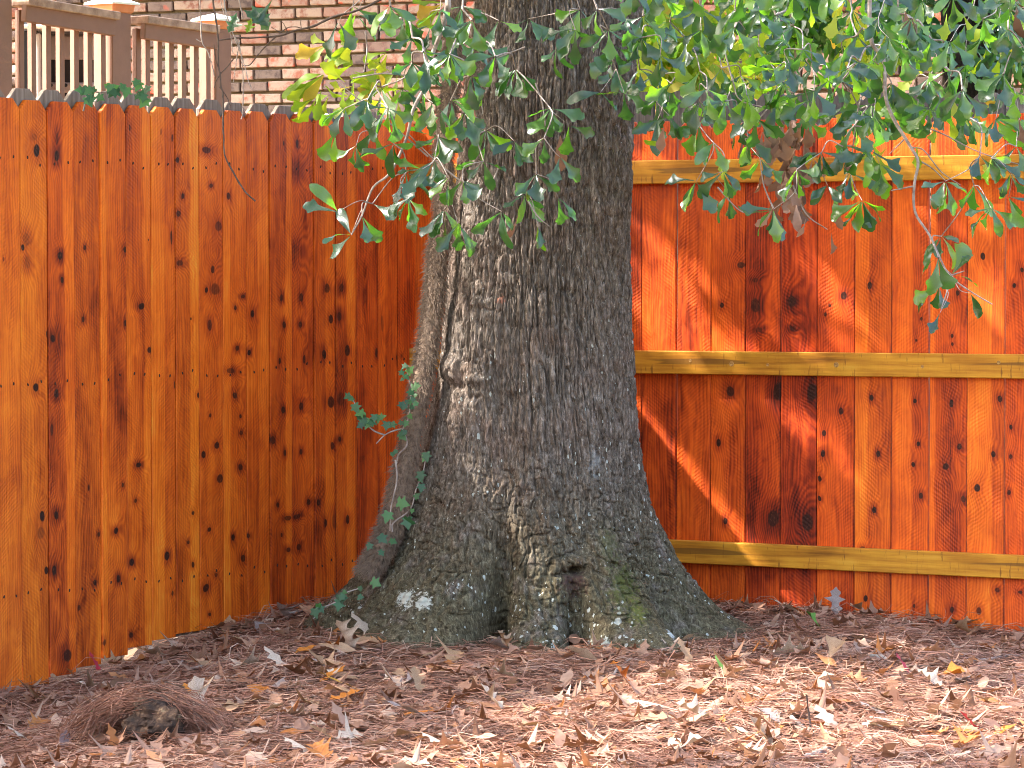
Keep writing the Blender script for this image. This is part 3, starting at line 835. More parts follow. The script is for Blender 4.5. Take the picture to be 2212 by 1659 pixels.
# ---------------------------------------------------------------- deck railing upper left
DK = 17.5
DA = Vector(((0 - CX) / F * DK, DK))
ang_d = R(52)
Dd = Vector((math.cos(ang_d), math.sin(ang_d))); Dn = Vector((Dd.y, -Dd.x))
deck = empty('deck_railing', (DA.x, DA.y, 1.4), 'tan painted deck railing with balusters above the grey fence', 'railing')
dinv = Matrix.Translation(-Vector(deck.location))


def dput(name, me, mat, loc, rot=(0, 0, 0), parent=None):
    o = link(name, me, mat, parent or deck)
    if parent is None: o.matrix_parent_inverse = dinv
    o.location = loc; o.rotation_euler = rot
    return o


def deck_line(u): return ray_line(u, DA, DA + Dd)


def dpost(u0, u1, vtop, cap):
    q = deck_line((u0 + u1) / 2)
    wid = (u1 - u0) * q.y / F / (math.cos(ang_d) + math.sin(ang_d))
    zt = P((u0 + u1) / 2, vtop, q.y).z
    o = dput('post', boxes_mesh([((0, 0, (zt - 0.3) / 2), (wid, wid, zt - 0.3), 0)], 0.004), M['paint'], (q.x, q.y, 0.3), (0, 0, ang_d))
    if cap:
        bm = bmesh.new()
        W = wid * 0.60; W2 = wid * 0.74
        rings = [(wid * .5, -0.005), (W * .93, 0.0), (W, 0.036), (W2, 0.037), (W2, 0.047), (W * .7, 0.066), (0.012, 0.078)]
        prev = None
        for (s, z) in rings:
            cur = [bm.verts.new((sx * s, sy * s, z)) for sx, sy in ((-1, -1), (1, -1), (1, 1), (-1, 1))]
            if prev:
                for k in range(4): bm.faces.new((prev[k], prev[(k + 1) % 4], cur[(k + 1) % 4], cur[k]))
            prev = cur
        bm.faces.new(prev)
        bm.normal_update()
        me = bpy.data.meshes.new('cap'); bm.to_mesh(me); bm.free()
        me.materials.append(M['copper']); me.materials.append(M['post_cap'])
        for p_ in me.polygons: p_.material_index = 1 if p_.center.z > 0.0365 else 0
        c = dput('cap', me, None, (0, 0, zt - 0.3), (0, 0, 0), o)
    return q, wid


dpost(-52, 30, -40, False)
dpost(205, 286, 27, True)
dpost(432, 502, 62, True)


def drail(u0, u1, v0, v1, hgt, wid, mat, name, dz=0.0, outn=0.0):
    a, b = deck_line(u0), deck_line(u1)
    a = a + Dn * outn; b = b + Dn * outn
    za, zb = P(u0, v0, a.y).z + dz, P(u1, v1, b.y).z + dz
    L = (b - a).length
    dput(name, boxes_mesh([((L / 2, 0, -hgt / 2), (L, wid, hgt), 0)], 0.004), mat, (a.x, a.y, za), (0, -math.atan2(zb - za, L), ang_d))


drail(28, 226, -6, 27, 0.042, 0.14, M['cap'], 'rail_cap', 0, 0.06)
drail(28, 222, 9, 42, 0.085, 0.038, M['paint'], 'rail', 0, 0.09)
drail(284, 440, 34, 56, 0.042, 0.14, M['cap'], 'rail_cap', 0, 0.06)
drail(284, 440, 48, 71, 0.085, 0.038, M['paint'], 'rail', 0, 0.09)
bal = [(32, 42), (54, 73), (86, 104), (115, 133), (146, 164), (175, 193), (204, 222)]
bal2 = [(284, 293), (302, 315), (328, 341), (353, 366), (380, 393), (406, 419), (432, 446)]
for (lst, va, vb, ua, ub) in ((bal, 14, 48, 28, 226), (bal2, 55, 78, 284, 440)):
    for (a_, b_) in lst:
        um = (a_ + b_) / 2
        q = deck_line(um) + Dn * 0.03
        wid = 0.034
        zt = P(um, va + (vb - va) * (um - ua) / (ub - ua) + 6, q.y).z
        dput('baluster', boxes_mesh([((0, 0, (zt - 0.9) / 2), (wid, wid, zt - 0.9), 0)], 0.003), M['paint'], (q.x, q.y, 0.9), (0, 0, ang_d))
a, b = deck_line(-80), deck_line(600)
L = (b - a).length
dput('deck_edge', boxes_mesh([((L / 2, 0.9, 0.75), (L, 2.0, 0.14), 0), ((L / 2, 0.0, 0.72), (L, 0.05, 0.26), 0)]), M['paint'], (a.x, a.y, 0), (0, 0, ang_d))

# dark grill with pale side panel behind the balusters
gq = P(110, 150, 19.0)
grill = empty('patio_grill', (gq.x, gq.y, 0.85), 'black patio grill with pale front panel behind the deck balusters', 'grill')


def gput(name, u0, u1, v0, v1, D, th, mat):
    a, b = P(u0, v1, D), P(u1, v0, D)
    me = boxes_mesh([(((b.x - a.x) / 2, th / 2, (b.z - a.z) / 2), (b.x - a.x, th, b.z - a.z), 0)], 0.008)
    o = link(name, me, mat, grill)
    o.matrix_parent_inverse = Matrix.Translation(-Vector(grill.location))
    o.location = (a.x, D, a.z)
    return o


gput('body', 36, 84, 66, 300, 18.8, 0.5, M['black'])
gput('body', 84, 210, 70, 300, 19.25, 0.4, M['black'])
gput('side_post', 78, 88, 72, 300, 18.78, 0.03, M['greige'])
gput('hood', 38, 86, 30, 56, 18.9, 0.4, M['slate'])
gput('shelf', 34, 210, 52, 60, 18.7, 0.45, M['white'])
gput('hood', 88, 208, 34, 70, 19.0, 0.4, M['slate'])
gput('front_panel', 89, 206, 76, 128, 19.2, 0.06, M['greige'])
gput('blue_cover', 130, 172, 38, 62, 18.9, 0.09, M['blue'])
gput('bottle', 76, 86, 34, 52, 18.75, 0.05, M['white'])
gput('base_tray', 86, 205, 178, 200, 19.2, 0.05, M['greige'])
for uu in (98, 110, 128, 142, 160):
    pq = P(uu, 184, 19.19)
    bm = bmesh.new(); bmesh.ops.create_cone(bm, cap_ends=True, segments=10, radius1=0.010, radius2=0.010, depth=0.012, matrix=Matrix.Rotation(R(90), 4, 'X'))
    me = bpy.data.meshes.new('tray_hole'); bm.to_mesh(me); bm.free()
    o = link('tray_hole', me, M['black'], grill)
    o.matrix_parent_inverse = Matrix.Translation(-Vector(grill.location)); o.location = pq

# ---------------------------------------------------------------- the oak
TD = 12.55
tree_c = Vector((0.0, TD, 0.0))
oak = empty('oak_tree', (0.05, TD, 0), 'large oak trunk with flared roots in front of the fence corner', 'tree')
oinv = Matrix.Translation(-Vector(oak.location))
prof = [  # v, left u, right u
 (-1500, 1085, 1400), (-300, 1050, 1385), (0, 1034, 1374), (200, 1012, 1366), (400, 994, 1361), (560, 976, 1356), (700, 964, 1358), (800, 955, 1361), (900, 930, 1366),
 (1000, 905, 1373), (1060, 884, 1384), (1110, 862, 1400), (1165, 838, 1430), (1200, 812, 1452), (1250, 770, 1488), (1290, 725, 1520), (1320, 690, 1552), (1345, 660, 1590), (1372, 640, 1640), (1420, 600, 1700)]
pz = np.array([P(1106, v, TD).z for v, _, _ in prof][::-1])
pl = np.array([(l - CX) * TD / F for _, l, _ in prof][::-1])
pr = np.array([(r_ - CX) * TD / F for _, _, r_ in prof][::-1])
zr = np.concatenate([np.linspace(-0.14, 2.32, 640), np.linspace(2.36, 4.6, 50)])
th_f = np.linspace(-1.75, 1.75, 500)
th_b = np.linspace(1.75, 2 * math.pi - 1.75, 70)[1:-1]
TH = np.concatenate([th_f, th_b])             # 0 faces the camera, negative is left
zz_, tt_ = np.meshgrid(zr, TH, indexing='ij')
xl = np.interp(zz_, pz, pl); xr = np.interp(zz_, pz, pr)
ccol = np.interp(zz_, [0, .8, 1.3, 2.2, 4.6], [0.075, 0.085, 0.098, 0.16, 0.24])     # trunk axis x
RL = ccol - xl; RR = xr - ccol
zc_ = np.clip(zz_, 0, 9)
RF_ = 0.5 * (RL + RR)
RFs = np.interp(zz_, [-.14, 0, .05, .12, .2, .3, .45, .65, .9, 1.3, 2.2, 4.6], [.86, .71, .645, .58, .525, .475, .43, .385, .35, .315, .28, .24])
wl = np.clip(-np.sin(tt_), 0, 1) ** 1.5; wr = np.clip(np.sin(tt_), 0, 1) ** 1.5
wf = np.clip(np.cos(tt_), 0, 1) ** 1.5; wb = np.clip(-np.cos(tt_), 0, 1) ** 1.5
Rr = (RL * wl + RR * wr + RFs * (wf + wb)) / (wl + wr + wf + wb)


def lobe(th0, w, amp, h):
    d = (tt_ - th0 + math.pi) % (2 * math.pi) - math.pi
    return amp * np.exp(-(d / w) ** 2) * np.exp(-np.clip(zz_ + 0.02, 0, 9) / h)


Rr = Rr + lobe(-0.235, 0.085, -0.30, 0.13) + lobe(-0.27, 0.13, -0.10, 0.42)          # deep hollow left of the middle root
Rr = Rr + lobe(0.25, 0.085, -0.20, 0.11) + lobe(0.24, 0.10, -0.03, 0.35)
Rr = Rr + lobe(0.0, 0.15, 0.07, 0.28) + lobe(-0.62, 0.24, 0.15, 0.16) + lobe(0.52, 0.16, 0.24, 0.12)
Rr = Rr + lobe(0.92, 0.16, -0.16, 0.2) + lobe(-1.18, 0.12, -0.15, 0.14) + lobe(1.5, 0.18, 0.05, 0.1)
Rr = Rr + 0.016 * noise3(tt_ * 2.2, zz_ * 1.6, zz_ * 0 + 4.2, 11) + 0.009 * noise3(tt_ * 6, zz_ * 4, zz_ * 0 + 1.2, 12)
# fluting of the lower stem
Rr = Rr + 0.008 * np.sin(tt_ * 9 + 1.2 * noise3(tt_ * 1.5, zz_ * 1.2, zz_ * 0, 13)) * sstep(1.3, 0.3, zz_)


def blob(u, v, ru, rv, amp, D=12.2):
    c = P(u, v, D)
    px = ccol + Rr * np.sin(tt_)
    front = np.cos(tt_) > -0.2
    return amp * np.exp(-(((px - c.x) / (ru * TD / F)) ** 2 + ((zz_ - c.z) / (rv * TD / F)) ** 2)) * front


Rr = Rr + blob(982, 800, 22, 26, 0.035) + blob(1030, 822, 26, 9, 0.014) + blob(990, 840, 20, 12, -0.012)
Rr = Rr + blob(1240, 1245, 46, 54, 0.040) + blob(1240, 1226, 16, 8, -0.075) + blob(1232, 1262, 9, 22, -0.02) + blob(1252, 1268, 8, 20, -.02) + blob(1240, 1205, 30, 8, .012) + blob(1050, 1165, 30, 16, -0.01)
Rr = Rr + blob(955, 1075, 22, 12, 0.012) + blob(1040, 655, 20, 8, 0.01)
# bark relief
ax = np.cos(tt_) * 0.36; ay = np.sin(tt_) * 0.36
slant = 0.25 * noise3(tt_ * 1.3, zz_ * 1.5, zz_ * 0 + 9, 21)
bx = np.cos(tt_ + 0.10 * slant) * 0.36; by = np.sin(tt_ + 0.10 * slant) * 0.36


def ridged(fh, fv, seed):
    return 1 - 2 * np.abs(noise3(bx * fh, by * fh, zz_ * fv, seed))


up = sstep(0.25, 0.9, zz_)
wz = zz_ + 0.08 * tt_ * 0.36 + (0.006 + 0.016 * (1 - up)) * noise3(bx * 9, by * 9, zz_ * 7, 61)
wt = tt_ + (0.018 + 0.03 * (1 - up)) * noise3(bx * 7, by * 7, zz_ * 6, 62) + (.010 + .012 * (1 - up)) * noise3(bx * 30, by * 30, zz_ * 20, 63)
wx, wy = np.cos(wt + .5 * zz_ * .3) * .36, np.sin(wt + .5 * zz_ * .3) * .36


def cracks(fh, fv, seed, w):
    a_ = math.radians(17 * (seed % 5) + 8)
    qx, qy = wx * math.cos(a_) - wy * math.sin(a_), wx * math.sin(a_) + wy * math.cos(a_)
    return np.exp(-(noise3(qx * fh, qy * fh, wz * fv, seed) / w) ** 2)


tall = 0.013 * cracks(44, 4.2, 31, .12) + 0.011 * cracks(78, 8.0, 32, .15) + 0.008 * cracks(130, 22.0, 37, .2)
block = 0.016 * cracks(34, 15.0, 33, .12) + 0.014 * cracks(62, 32.0, 34, .15) + 0.008 * cracks(125, 70.0, 38, .2)
fine = noise3(bx * 150, by * 150, zz_ * 75, 35)
Rr = Rr - (up * tall + (1 - up) * block) + 0.0028 * fine + 0.0030 * noise3(bx * 95, by * 95, zz_ * 30, 36) + .008
strip = np.exp(-((tt_ + 0.95) / 0.35) ** 2) * sstep(0.7, 1.0, zz_)
Rr = Rr + strip * 0.006 * ridged(34, 4.0, 39)
ty = np.interp(zz_, [0, 4.6], [TD, TD + 0.05])
Vt = np.stack([ccol + Rr * np.sin(tt_), ty - Rr * np.cos(tt_), zz_], -1).reshape(-1, 3)
nt = len(TH); nz_ = len(zr)
i = np.arange(nz_ - 1)[:, None] * nt; j = np.arange(nt)[None, :]; j2 = (j + 1) % nt
Fq = np.stack([i + j, i + j2, i + nt + j2, i + nt + j], -1).reshape(-1, 4)
tm = mesh_from(Vt, Fq, 'trunk', True)
trunk = link('trunk', tm, bark_mat(Vector((0, 0, 0))), oak)
trunk.matrix_parent_inverse = oinv

# limbs above the picture
limb_paths = [
 ([(0.24, 12.55, 4.2), (-0.1, 12.3, 4.7), (-0.9, 11.8, 5.0), (-2.4, 11.4, 5.3), (-4.2, 11.2, 5.6), (-6.2, 11.0, 5.7)], 0.09),
 ([(0.24, 12.55, 4.3), (0.9, 12.1, 4.8), (1.8, 11.8, 5.1), (3.2, 11.5, 5.5)], 0.14),
 ([(0.2, 12.5, 3.2), (-0.05, 12.0, 3.5), (-0.25, 11.6, 3.55), (-0.6, 11.2, 3.5)], 0.05),
 ([(0.24, 12.5, 3.5), (0.7, 12.0, 3.75), (1.3, 11.7, 3.7), (2.1, 11.6, 3.5)], 0.06),
 ([(-2.4, 11.4, 5.3), (-3.2, 10.4, 5.5), (-4.4, 9.4, 5.8), (-5.6, 8.6, 5.8)], 0.04),
 ([(-2.4, 11.4, 5.3), (-3.6, 12.4, 5.5), (-5.0, 13.2, 5.6)], 0.04),
 ([(0.24, 12.6, 4.5), (0.35, 12.7, 5.2), (0.3, 12.8, 6.2)], 0.2),
]
for pts, r0 in limb_paths:
    pp = smooth_path(pts, 6)
    Vv, Ff = tube_arrays(pp, np.linspace(r0, r0 * 0.3, len(pp)), 8, r0 * 0.03)
    o = link('limb', mesh_from(Vv, Ff, 'limb', True), trunk.data.materials[0], oak)
    o.matrix_parent_inverse = oinv

# ---------------------------------------------------------------- leaf shapes (x across, y along, z normal)
def strip_leaf(ts, ws, ws2=None, fold=0.35, curl=0.25, cup=0.0, twist=0.0, wave=0.0, ph=0.0):
    ts = np.array(ts); wl_ = np.array(ws); wr_ = np.array(ws if ws2 is None else ws2)
    V, Fc = [], []
    for k, t_ in enumerate(ts):
        for sgn, w_ in ((-1, wl_[k]), (0, 0), (1, wr_[k])):
            x = sgn * w_
            zf = abs(x) * fold - curl * t_ * t_ - cup * (abs(x) ** 2) * 4 + wave * math.sin(t_ * 9 + ph + sgn) * abs(x)
            zf += twist * x * t_
            yy = t_ - 0.12 * abs(curl) * t_ ** 3
            V.append((x, yy, zf))
    for k in range(len(ts) - 1):
        a = 3 * k
        Fc.append((a, a + 1, a + 4, a + 3)); Fc.append((a + 1, a + 2, a + 5, a + 4))
    return np.array(V), np.array(Fc)


OAK_T = [0, .08, .28, .46, .60, .70, .77, .83, .89, .95, 1.0]
OAK_W = [.012, .016, .045, .090, .140, .215, .245, .165, .135, .125, .02]
oak_leaves = []
for q in range(8):
    w1 = np.array(OAK_W) * rng.uniform(.85, 1.25) * (1 + rng.normal(0, .08, len(OAK_W)))
    w2 = np.array(OAK_W) * rng.uniform(.85, 1.25) * (1 + rng.normal(0, .08, len(OAK_W)))
    if q in (3, 6):
        w1 = w2 = np.interp(OAK_T, [0, .1, .4, .7, .9, 1], [.012, .03, .12, .19, .13, .02])
    oak_leaves.append(strip_leaf(OAK_T, w1, w2, rng.uniform(.15, .75), rng.uniform(-.1, .45), 0, rng.normal(0, .45), .35, q))
LOB_T = [0, .10, .18, .27, .33, .38, .47, .56, .62, .68, .76, .83, .90, 1.0]
LOB_W = [.012, .04, .10, .24, .15, .09, .14, .36, .20, .10, .13, .21, .08, .008]
lit_leaves = []
for q in range(10):
    if q < 6:
        w1 = (np.array(LOB_W) * (1 + rng.normal(0, .2, len(LOB_W))) * (.55 + .45 * (q % 2)) + .05 * np.sin(np.array(LOB_T) * 3.1)) * rng.uniform(.8, 1.2)
        w2 = (np.array(LOB_W) * (1 + rng.normal(0, .2, len(LOB_W))) * (.55 + .45 * (q % 2)) + .05 * np.sin(np.array(LOB_T) * 3.1)) * rng.uniform(.55, 1.2)
        T_ = LOB_T
    elif q < 8:
        T_ = OAK_T; w1 = np.interp(T_, [0, .1, .4, .7, .9, 1], [.01, .06, .19, .17, .09, .01]); w2 = w1 * 1.05
    else:
        T_ = OAK_T; w1 = np.array(OAK_W) * 1.2; w2 = w1 * .9
    lit_leaves.append(strip_leaf(T_, w1, w2, rng.uniform(-.25, .4), rng.uniform(-.22, .2), rng.uniform(-.3, .4), rng.normal(0, .3), rng.uniform(.1, .3), q * 1.7))


def frame(dirv, nrm):
    y = np.asarray(dirv, float); y = y / np.linalg.norm(y)
    n_ = np.asarray(nrm, float); n_ = n_ - y * np.dot(n_, y); n_ = n_ / (np.linalg.norm(n_) + 1e-9)
    x = np.cross(y, n_)
    return np.stack([x, y, n_], axis=1)


leaf_me = {}


def leaf_mesh(kind, q, mat):
    k = (kind, q, mat.name)
    if k not in leaf_me:
        V, Fc = (oak_leaves if kind == 'oak' else lit_leaves)[q]
        me = mesh_from(V, Fc, kind + '_leaf', True, {'tint': np.zeros(len(V))})
        me.materials.append(mat)
        leaf_me[k] = me
    return leaf_me[k]


# ---------------------------------------------------------------- hanging sprays of leaves
def Z2(x, y): return 633.6 + .3385 * x, .3385 * y           # from the enlarged left part
def Z3(x, y): return 1324.8 + .41664 * x, .41664 * y        # from the enlarged right part


leafs = []       # (branch, mat, variant, pos, R3, scale)


def rosette(br, u, v, D, n, mean=90.0, spread=75.0, size=66, mat='oak_leaf', up=0.5):
    base = P(u, v, D)
    for k in range(n):
        a = R(mean + (spread * (2 * (k + .5) / n - 1) if n > 1 else 0) + rng.normal(0, 12))
        dirv = np.array([math.cos(a), rng.normal(-0.15, .42), -math.sin(a)])
        nrm = np.array([rng.normal(0, .5), -0.75 + rng.normal(0, .4), up + rng.normal(0, .4)])
        sc = size * rng.uniform(.72, 1.22) * D / F
        off = dirv / np.linalg.norm(dirv) * 0.006
        leafs.append((br, mat, int(rng.integers(0, 8)), np.array(base) + off, frame(dirv, nrm), sc))


def tubes_part(name, paths, mat, parent, sides=5):
    acc = Acc()
    for pts, r0, r1 in paths:
        pp = smooth_path(pts, 5)
        Vv, Ff = tube_arrays(pp, np.linspace(r0, r1, len(pp)), sides)
        acc.add(Vv, Ff, rng.random())
    o = link(name, acc.mesh(name, True), mat, parent)
    if parent is oak: o.matrix_parent_inverse = oinv
    return o


# --- left spray, in front of the trunk and the vine
left_nodes = []   # (u, v, n, mean, spread)
for (x, y, n, mean, spr) in [
 (370, 1500, 3, 190, 85), (285, 1352, 2, 200, 30), (440, 1380, 2, 60, 40), (505, 1300, 2, 20, 40), (735, 1265, 6, 110, 60), (400, 930, 4, 100, 55),
 (270, 840, 2, 110, 20), (520, 830, 2, 110, 70), (640, 915, 4, 90, 60), (605, 690, 6, 95, 80), (330, 690, 4, 120, 55), (470, 640, 3, 110, 40),
 (1000, 345, 6, 95, 70), (1045, 240, 6, 70, 80), (560, 555, 3, 110, 60), (850, 540, 4, 110, 50), (890, 660, 4, 90, 60), (820, 1080, 4, 150, 60),
 (720, 1100, 4, 60, 60), (920, 870, 5, 90, 70), (900, 1020, 3, 100, 60), (1005, 640, 4, 60, 70), (1090, 720, 4, 80, 70), (1230, 830, 6, 90, 85),
 (1290, 360, 5, 110, 70), (1420, 440, 7, 95, 60), (1500, 120, 5, 90, 70), (1640, 690, 7, 95, 75), (1600, 880, 3, 110, 50), (1215, 1030, 5, 100, 80),
 (1410, 900, 4, 85, 50), (1550, 1110, 5, 90, 80), (1480, 1240, 5, 85, 75), (1330, 1350, 4, 90, 70), (1080, 1150, 4, 80, 70), (960, 1340, 5, 100, 75),
 (1050, 1430, 3, 90, 55), (990, 1130, 3, 120, 40), (1700, 1000, 3, 80, 50), (1760, 800, 2, 60, 50), (1690, 1260, 3, 75, 30), (1560, 1440, 2, 90, 30),
 (880, 160, 5, 110, 80), (760, 240, 4, 110, 60), (700, 100, 5, 100, 90), (620, 40, 4, 80, 90), (380, 40, 2, 60, 60), (400, 90, 3, 70, 60), (290, 140, 2, 90, 60),
 (940, 60, 5, 90, 80), (1080, 40, 5, 90, 80), (1140, 130, 5, 110, 70), (1180, 250, 4, 80, 60), (760, 400, 4, 90, 70), (860, 400, 4, 80, 60), (1130, 480, 4, 85, 55),
 (830, 330, 3, 60, 60), (690, 560, 3, 80, 60), (1310, 130, 3, 60, 80), (1800, 190, 6, 110, 75), (1830, 60, 5, 110, 70), (2010, 190, 5, 100, 60), (2040, 290, 6, 85, 70),
 (1940, 60, 4, 80, 70), (2120, 120, 4, 90, 70), (1960, 590, 2, 120, 90), (2110, 590, 4, 90, 75), (2060, 440, 4, 100, 60), (1680, 310, 4, 100, 55)]:
    u, v = Z2(x, y)
    left_nodes.append((u, v, n, mean, spr))
# --- right spray
right_nodes = []
for (x, y, n, mean, spr) in [
 (830, 1085, 6, 120, 75), (1290, 1040, 8, 85, 85), (430, 940, 4, 120, 60), (520, 740, 4, 110, 60), (570, 890, 5, 90, 70), (1080, 790, 8, 100, 85), (700, 720, 4, 80, 70),
 (760, 820, 4, 80, 40), (1720, 940, 7, 95, 75), (1960, 1080, 6, 95, 85), (1700, 1225, 4, 70, 80), (1685, 1335, 3, 110, 55), (1690, 1480, 4, 130, 60), (1755, 1425, 3, 330, 40),
 (1850, 1520, 1, 95, 10), (1695, 1620, 1, 110, 10), (1640, 560, 6, 95, 60), (1790, 590, 3, 95, 30), (1830, 600, 4, 60, 60), (1900, 810, 3, 100, 60), (1960, 820, 4, 60, 60),
 (2060, 900, 4, 90, 60), (1870, 960, 3, 80, 50), (1480, 560, 5, 100, 80), (1350, 600, 5, 95, 75), (1250, 650, 4, 95, 70), (1190, 760, 5, 70, 70), (1000, 620, 5, 90, 75),
 (900, 640, 5, 100, 70), (440, 640, 5, 110, 70), (290, 600, 4, 110, 70), (230, 620, 3, 110, 40), (640, 640, 4, 60, 60), (1330, 780, 5, 90, 70), (1380, 850, 4, 80, 60), (950, 880, 5, 90, 70),
 (1230, 900, 4, 90, 60), (600, 1000, 2, 100, 40), (1110, 960, 4, 100, 60), (2050, 1020, 3, 60, 60), (2090, 760, 3, 100, 60)]:
    u, v = Z3(x, y)
    right_nodes.append((u, v, n, mean, spr))
tries = 0
while len(right_nodes) < 150 and tries < 5000:
    tries += 1
    u, v = rng.uniform(1368, 2230), rng.uniform(-40, 262)
    if v > 225 and rng.random() < .5: continue
    if 2040 < u < 2150 and v > 90 and rng.random() < .62: continue
    if min((u - a[0]) ** 2 + (v - a[1]) ** 2 for a in right_nodes) < 24 ** 2: continue
    right_nodes.append((u, v, int(rng.integers(3, 7)), rng.normal(95, 14), rng.uniform(55, 85)))

branch_left = None


def make_branch(name_nodes, D0, Dj, anchors, strands, label):
    """nodes linked upward into a twig tree that ends at limb anchor points"""
    nodes = []
    for (u, v, n, mean, spr) in sorted(name_nodes, key=lambda a: a[1]):
        nodes.append([u, v, D0 + rng.uniform(-Dj, Dj), n, mean, spr])
    paths = []
    pos = [P(a[0], a[1], a[2]) for a in nodes]
    kids = [0] * len(nodes)
    par = [-1] * len(nodes)
    for k, a in enumerate(nodes):
        best, bd = -1, 1e9
        for m in range(k):
            b = nodes[m]
            dv = a[1] - b[1]
            if dv < 12: continue
            d = math.hypot(a[0] - b[0], dv) * (1 + 0.5 * (abs(a[0] - b[0]) > dv * 1.3)) + 40 * abs(a[2] - b[2])
            if d < bd: best, bd = m, d
        if a[1] < 30 or bd > 260: best = -1
        par[k] = best
    for k in range(len(nodes) - 1, -1, -1):
        if par[k] >= 0: kids[par[k]] += kids[k] + 1
    for k, a in enumerate(nodes):
        r1 = 0.0011 + 0.0005 * math.sqrt(kids[k])
        if par[k] >= 0:
            p0, p1 = pos[par[k]], pos[k]
            r0 = 0.0011 + 0.0005 * math.sqrt(kids[par[k]])
        else:
            p1 = pos[k]
            an = min(anchors, key=lambda q: (Vector(q) - p1).length)
            p0 = Vector(an); r0 = 0.006
        mid = (p0 + p1) / 2 + Vector(rng.normal(0, 0.016, 3)) + Vector((0, 0, 0.02))
        paths.append(([p0, mid, p1], r0, r1))
    paths += strands
    br = tubes_part('branch', paths, M['twig'], oak)
    br['label'] = label
    return br, nodes


anL = [(-0.25, 11.6, 3.5), (-0.05, 12.0, 3.45), (-0.6, 11.2, 3.45)]
main = [Z2(*q) for q in ((985, -150), (985, 0), (950, 180), (880, 370), (850, 530), (765, 700), (722, 880), (620, 1100), (510, 1195), (440, 1370), (370, 1500))]
st_left = [([Vector((-0.25, 11.6, 3.5))] + [P(u, v, 11.55) for u, v in main], 0.010, 0.0025)]
for seq in (((460, 200), (470, 330), (450, 460)), ((1180, 540), (1200, 650), (1210, 730)), ((1545, 530), (1590, 670), (1615, 850)), ((1490, 1270), (1560, 1380), (1635, 1445)), ((1310, 1070), (1265, 1180), (1250, 1240)), ((1480, 300), (1350, 350), (1300, 370)),
            ((860, 1000), (700, 860), (560, 740), (400, 620), (280, 520)), ((1060, 1150), (900, 1020), (740, 860)), ((380, 500), (560, 470), (760, 480), (960, 430))):
    st_left.append(([P(*Z2(x, y), 11.6) for x, y in seq], 0.003, 0.0018))
bL, nL = make_branch(left_nodes, 11.5, 0.28, anL, st_left, 'leafy oak spray hanging across the trunk')
for (u, v, D, n, mean, spr) in nL:
    if u > 1010: n = max(2, n - 1)
    rosette(bL, u, v, D, n, mean, spr, 65)
# yellow-green backlit sprays at the left edge of the crown
for k in range(20):
    u, v = rng.uniform(690, 905), rng.uniform(95, 225)
    if (u - 690) + (v - 95) < 30: continue
    rosette(bL, u, v, 12.2 + rng.uniform(-.2, .2), int(rng.integers(2, 4)), rng.normal(140, 50), 60, 58, 'yellow_leaf', .2)
for (x, y) in ((200, 470), (150, 620), (100, 530), (420, 250), (230, 280), (960, 20), (350, 330)):
    u, v = Z2(x, y)
    rosette(bL, u, v, 12.2, 3, 150, 40, 66, 'yellow_leaf', .2)

anR = [(0.9, 11.9, 3.6), (1.3, 11.7, 3.6), (1.8, 11.65, 3.5), (2.1, 11.6, 3.4), (0.55, 12.15, 3.6)]
sR = [Z3(*q) for q in ((1330, -60), (1400, 300), (1410, 490), (1450, 610), (1540, 760), (1580, 840), (1560, 960), (1565, 1100), (1640, 1220), (1690, 1330), (1745, 1430), (1850, 1510), (1965, 1578))]
st_right = [([Vector((1.3, 11.7, 3.6))] + [P(u, v, 11.7) for u, v in sR], 0.008, 0.0022)]
for seq in (((1580, 830), (1650, 870), (1720, 935)), ((1550, 765), (1610, 780), (1700, 890), (1800, 960)), ((1620, 660), (1720, 700), (1900, 790), (2129, 860)), ((1560, 965), (1440, 988)), ((1745, 1430), (1820, 1405)), ((1755, 1440), (1700, 1600)), ((1510, 720), (1430, 800)),
            ((540, 970), (640, 1080), (700, 1110)), ((830, 1080), (780, 960), (760, 820)), ((700, 680), (830, 530), (1000, 330)), ((930, 960), (1000, 1110), (1110, 1190)), ((560, 200), (620, 420), (660, 520), (800, 560)), ((1330, 400), (1270, 560), (1230, 850), (1200, 930))):
    st_right.append(([P(*Z3(x, y), 11.75) for x, y in seq], 0.0032, 0.0016))
bR, nR = make_branch(right_nodes, 11.8, 0.42, anR, st_right, 'leafy oak spray hanging before the right cedar fence')
for (u, v, D, n, mean, spr) in nR:
    rosette(bR, u, v, D, n, mean, spr, 64 if v > 150 else 60)
# dry brown bunch and single brown leaves
for k in range(34):
    u, v = rng.normal(1700, 38), rng.uniform(235, 440)
    rosette(bR, u, v, 11.95 + rng.uniform(-.1, .1), 2, 90, 22, 56, 'dead_leaf', .1)
for (u, v) in ((1715, 410), (1720, 440), (1795, 500), (1740, 470), (1845, 330), (1955, 20), (2195, 20), (1210, 290), (1435, 270), (1690, 395), (1005, 205), (1810, 430), (2200, 250), (1120, 460)):
    rosette(bR if u > 1370 else bL, u, v, 11.7, 1, 90, 15, 62, 'dead_leaf', .1)
# yellow-green leaves sprinkled through the right spray
for k in range(46):
    u, v = rng.uniform(1380, 2200), rng.uniform(0, 330)
    rosette(bR, u, v, 12.0 + rng.uniform(-.3, .3), 1, rng.normal(95, 30), 30, 54, 'yellow_leaf', .2)


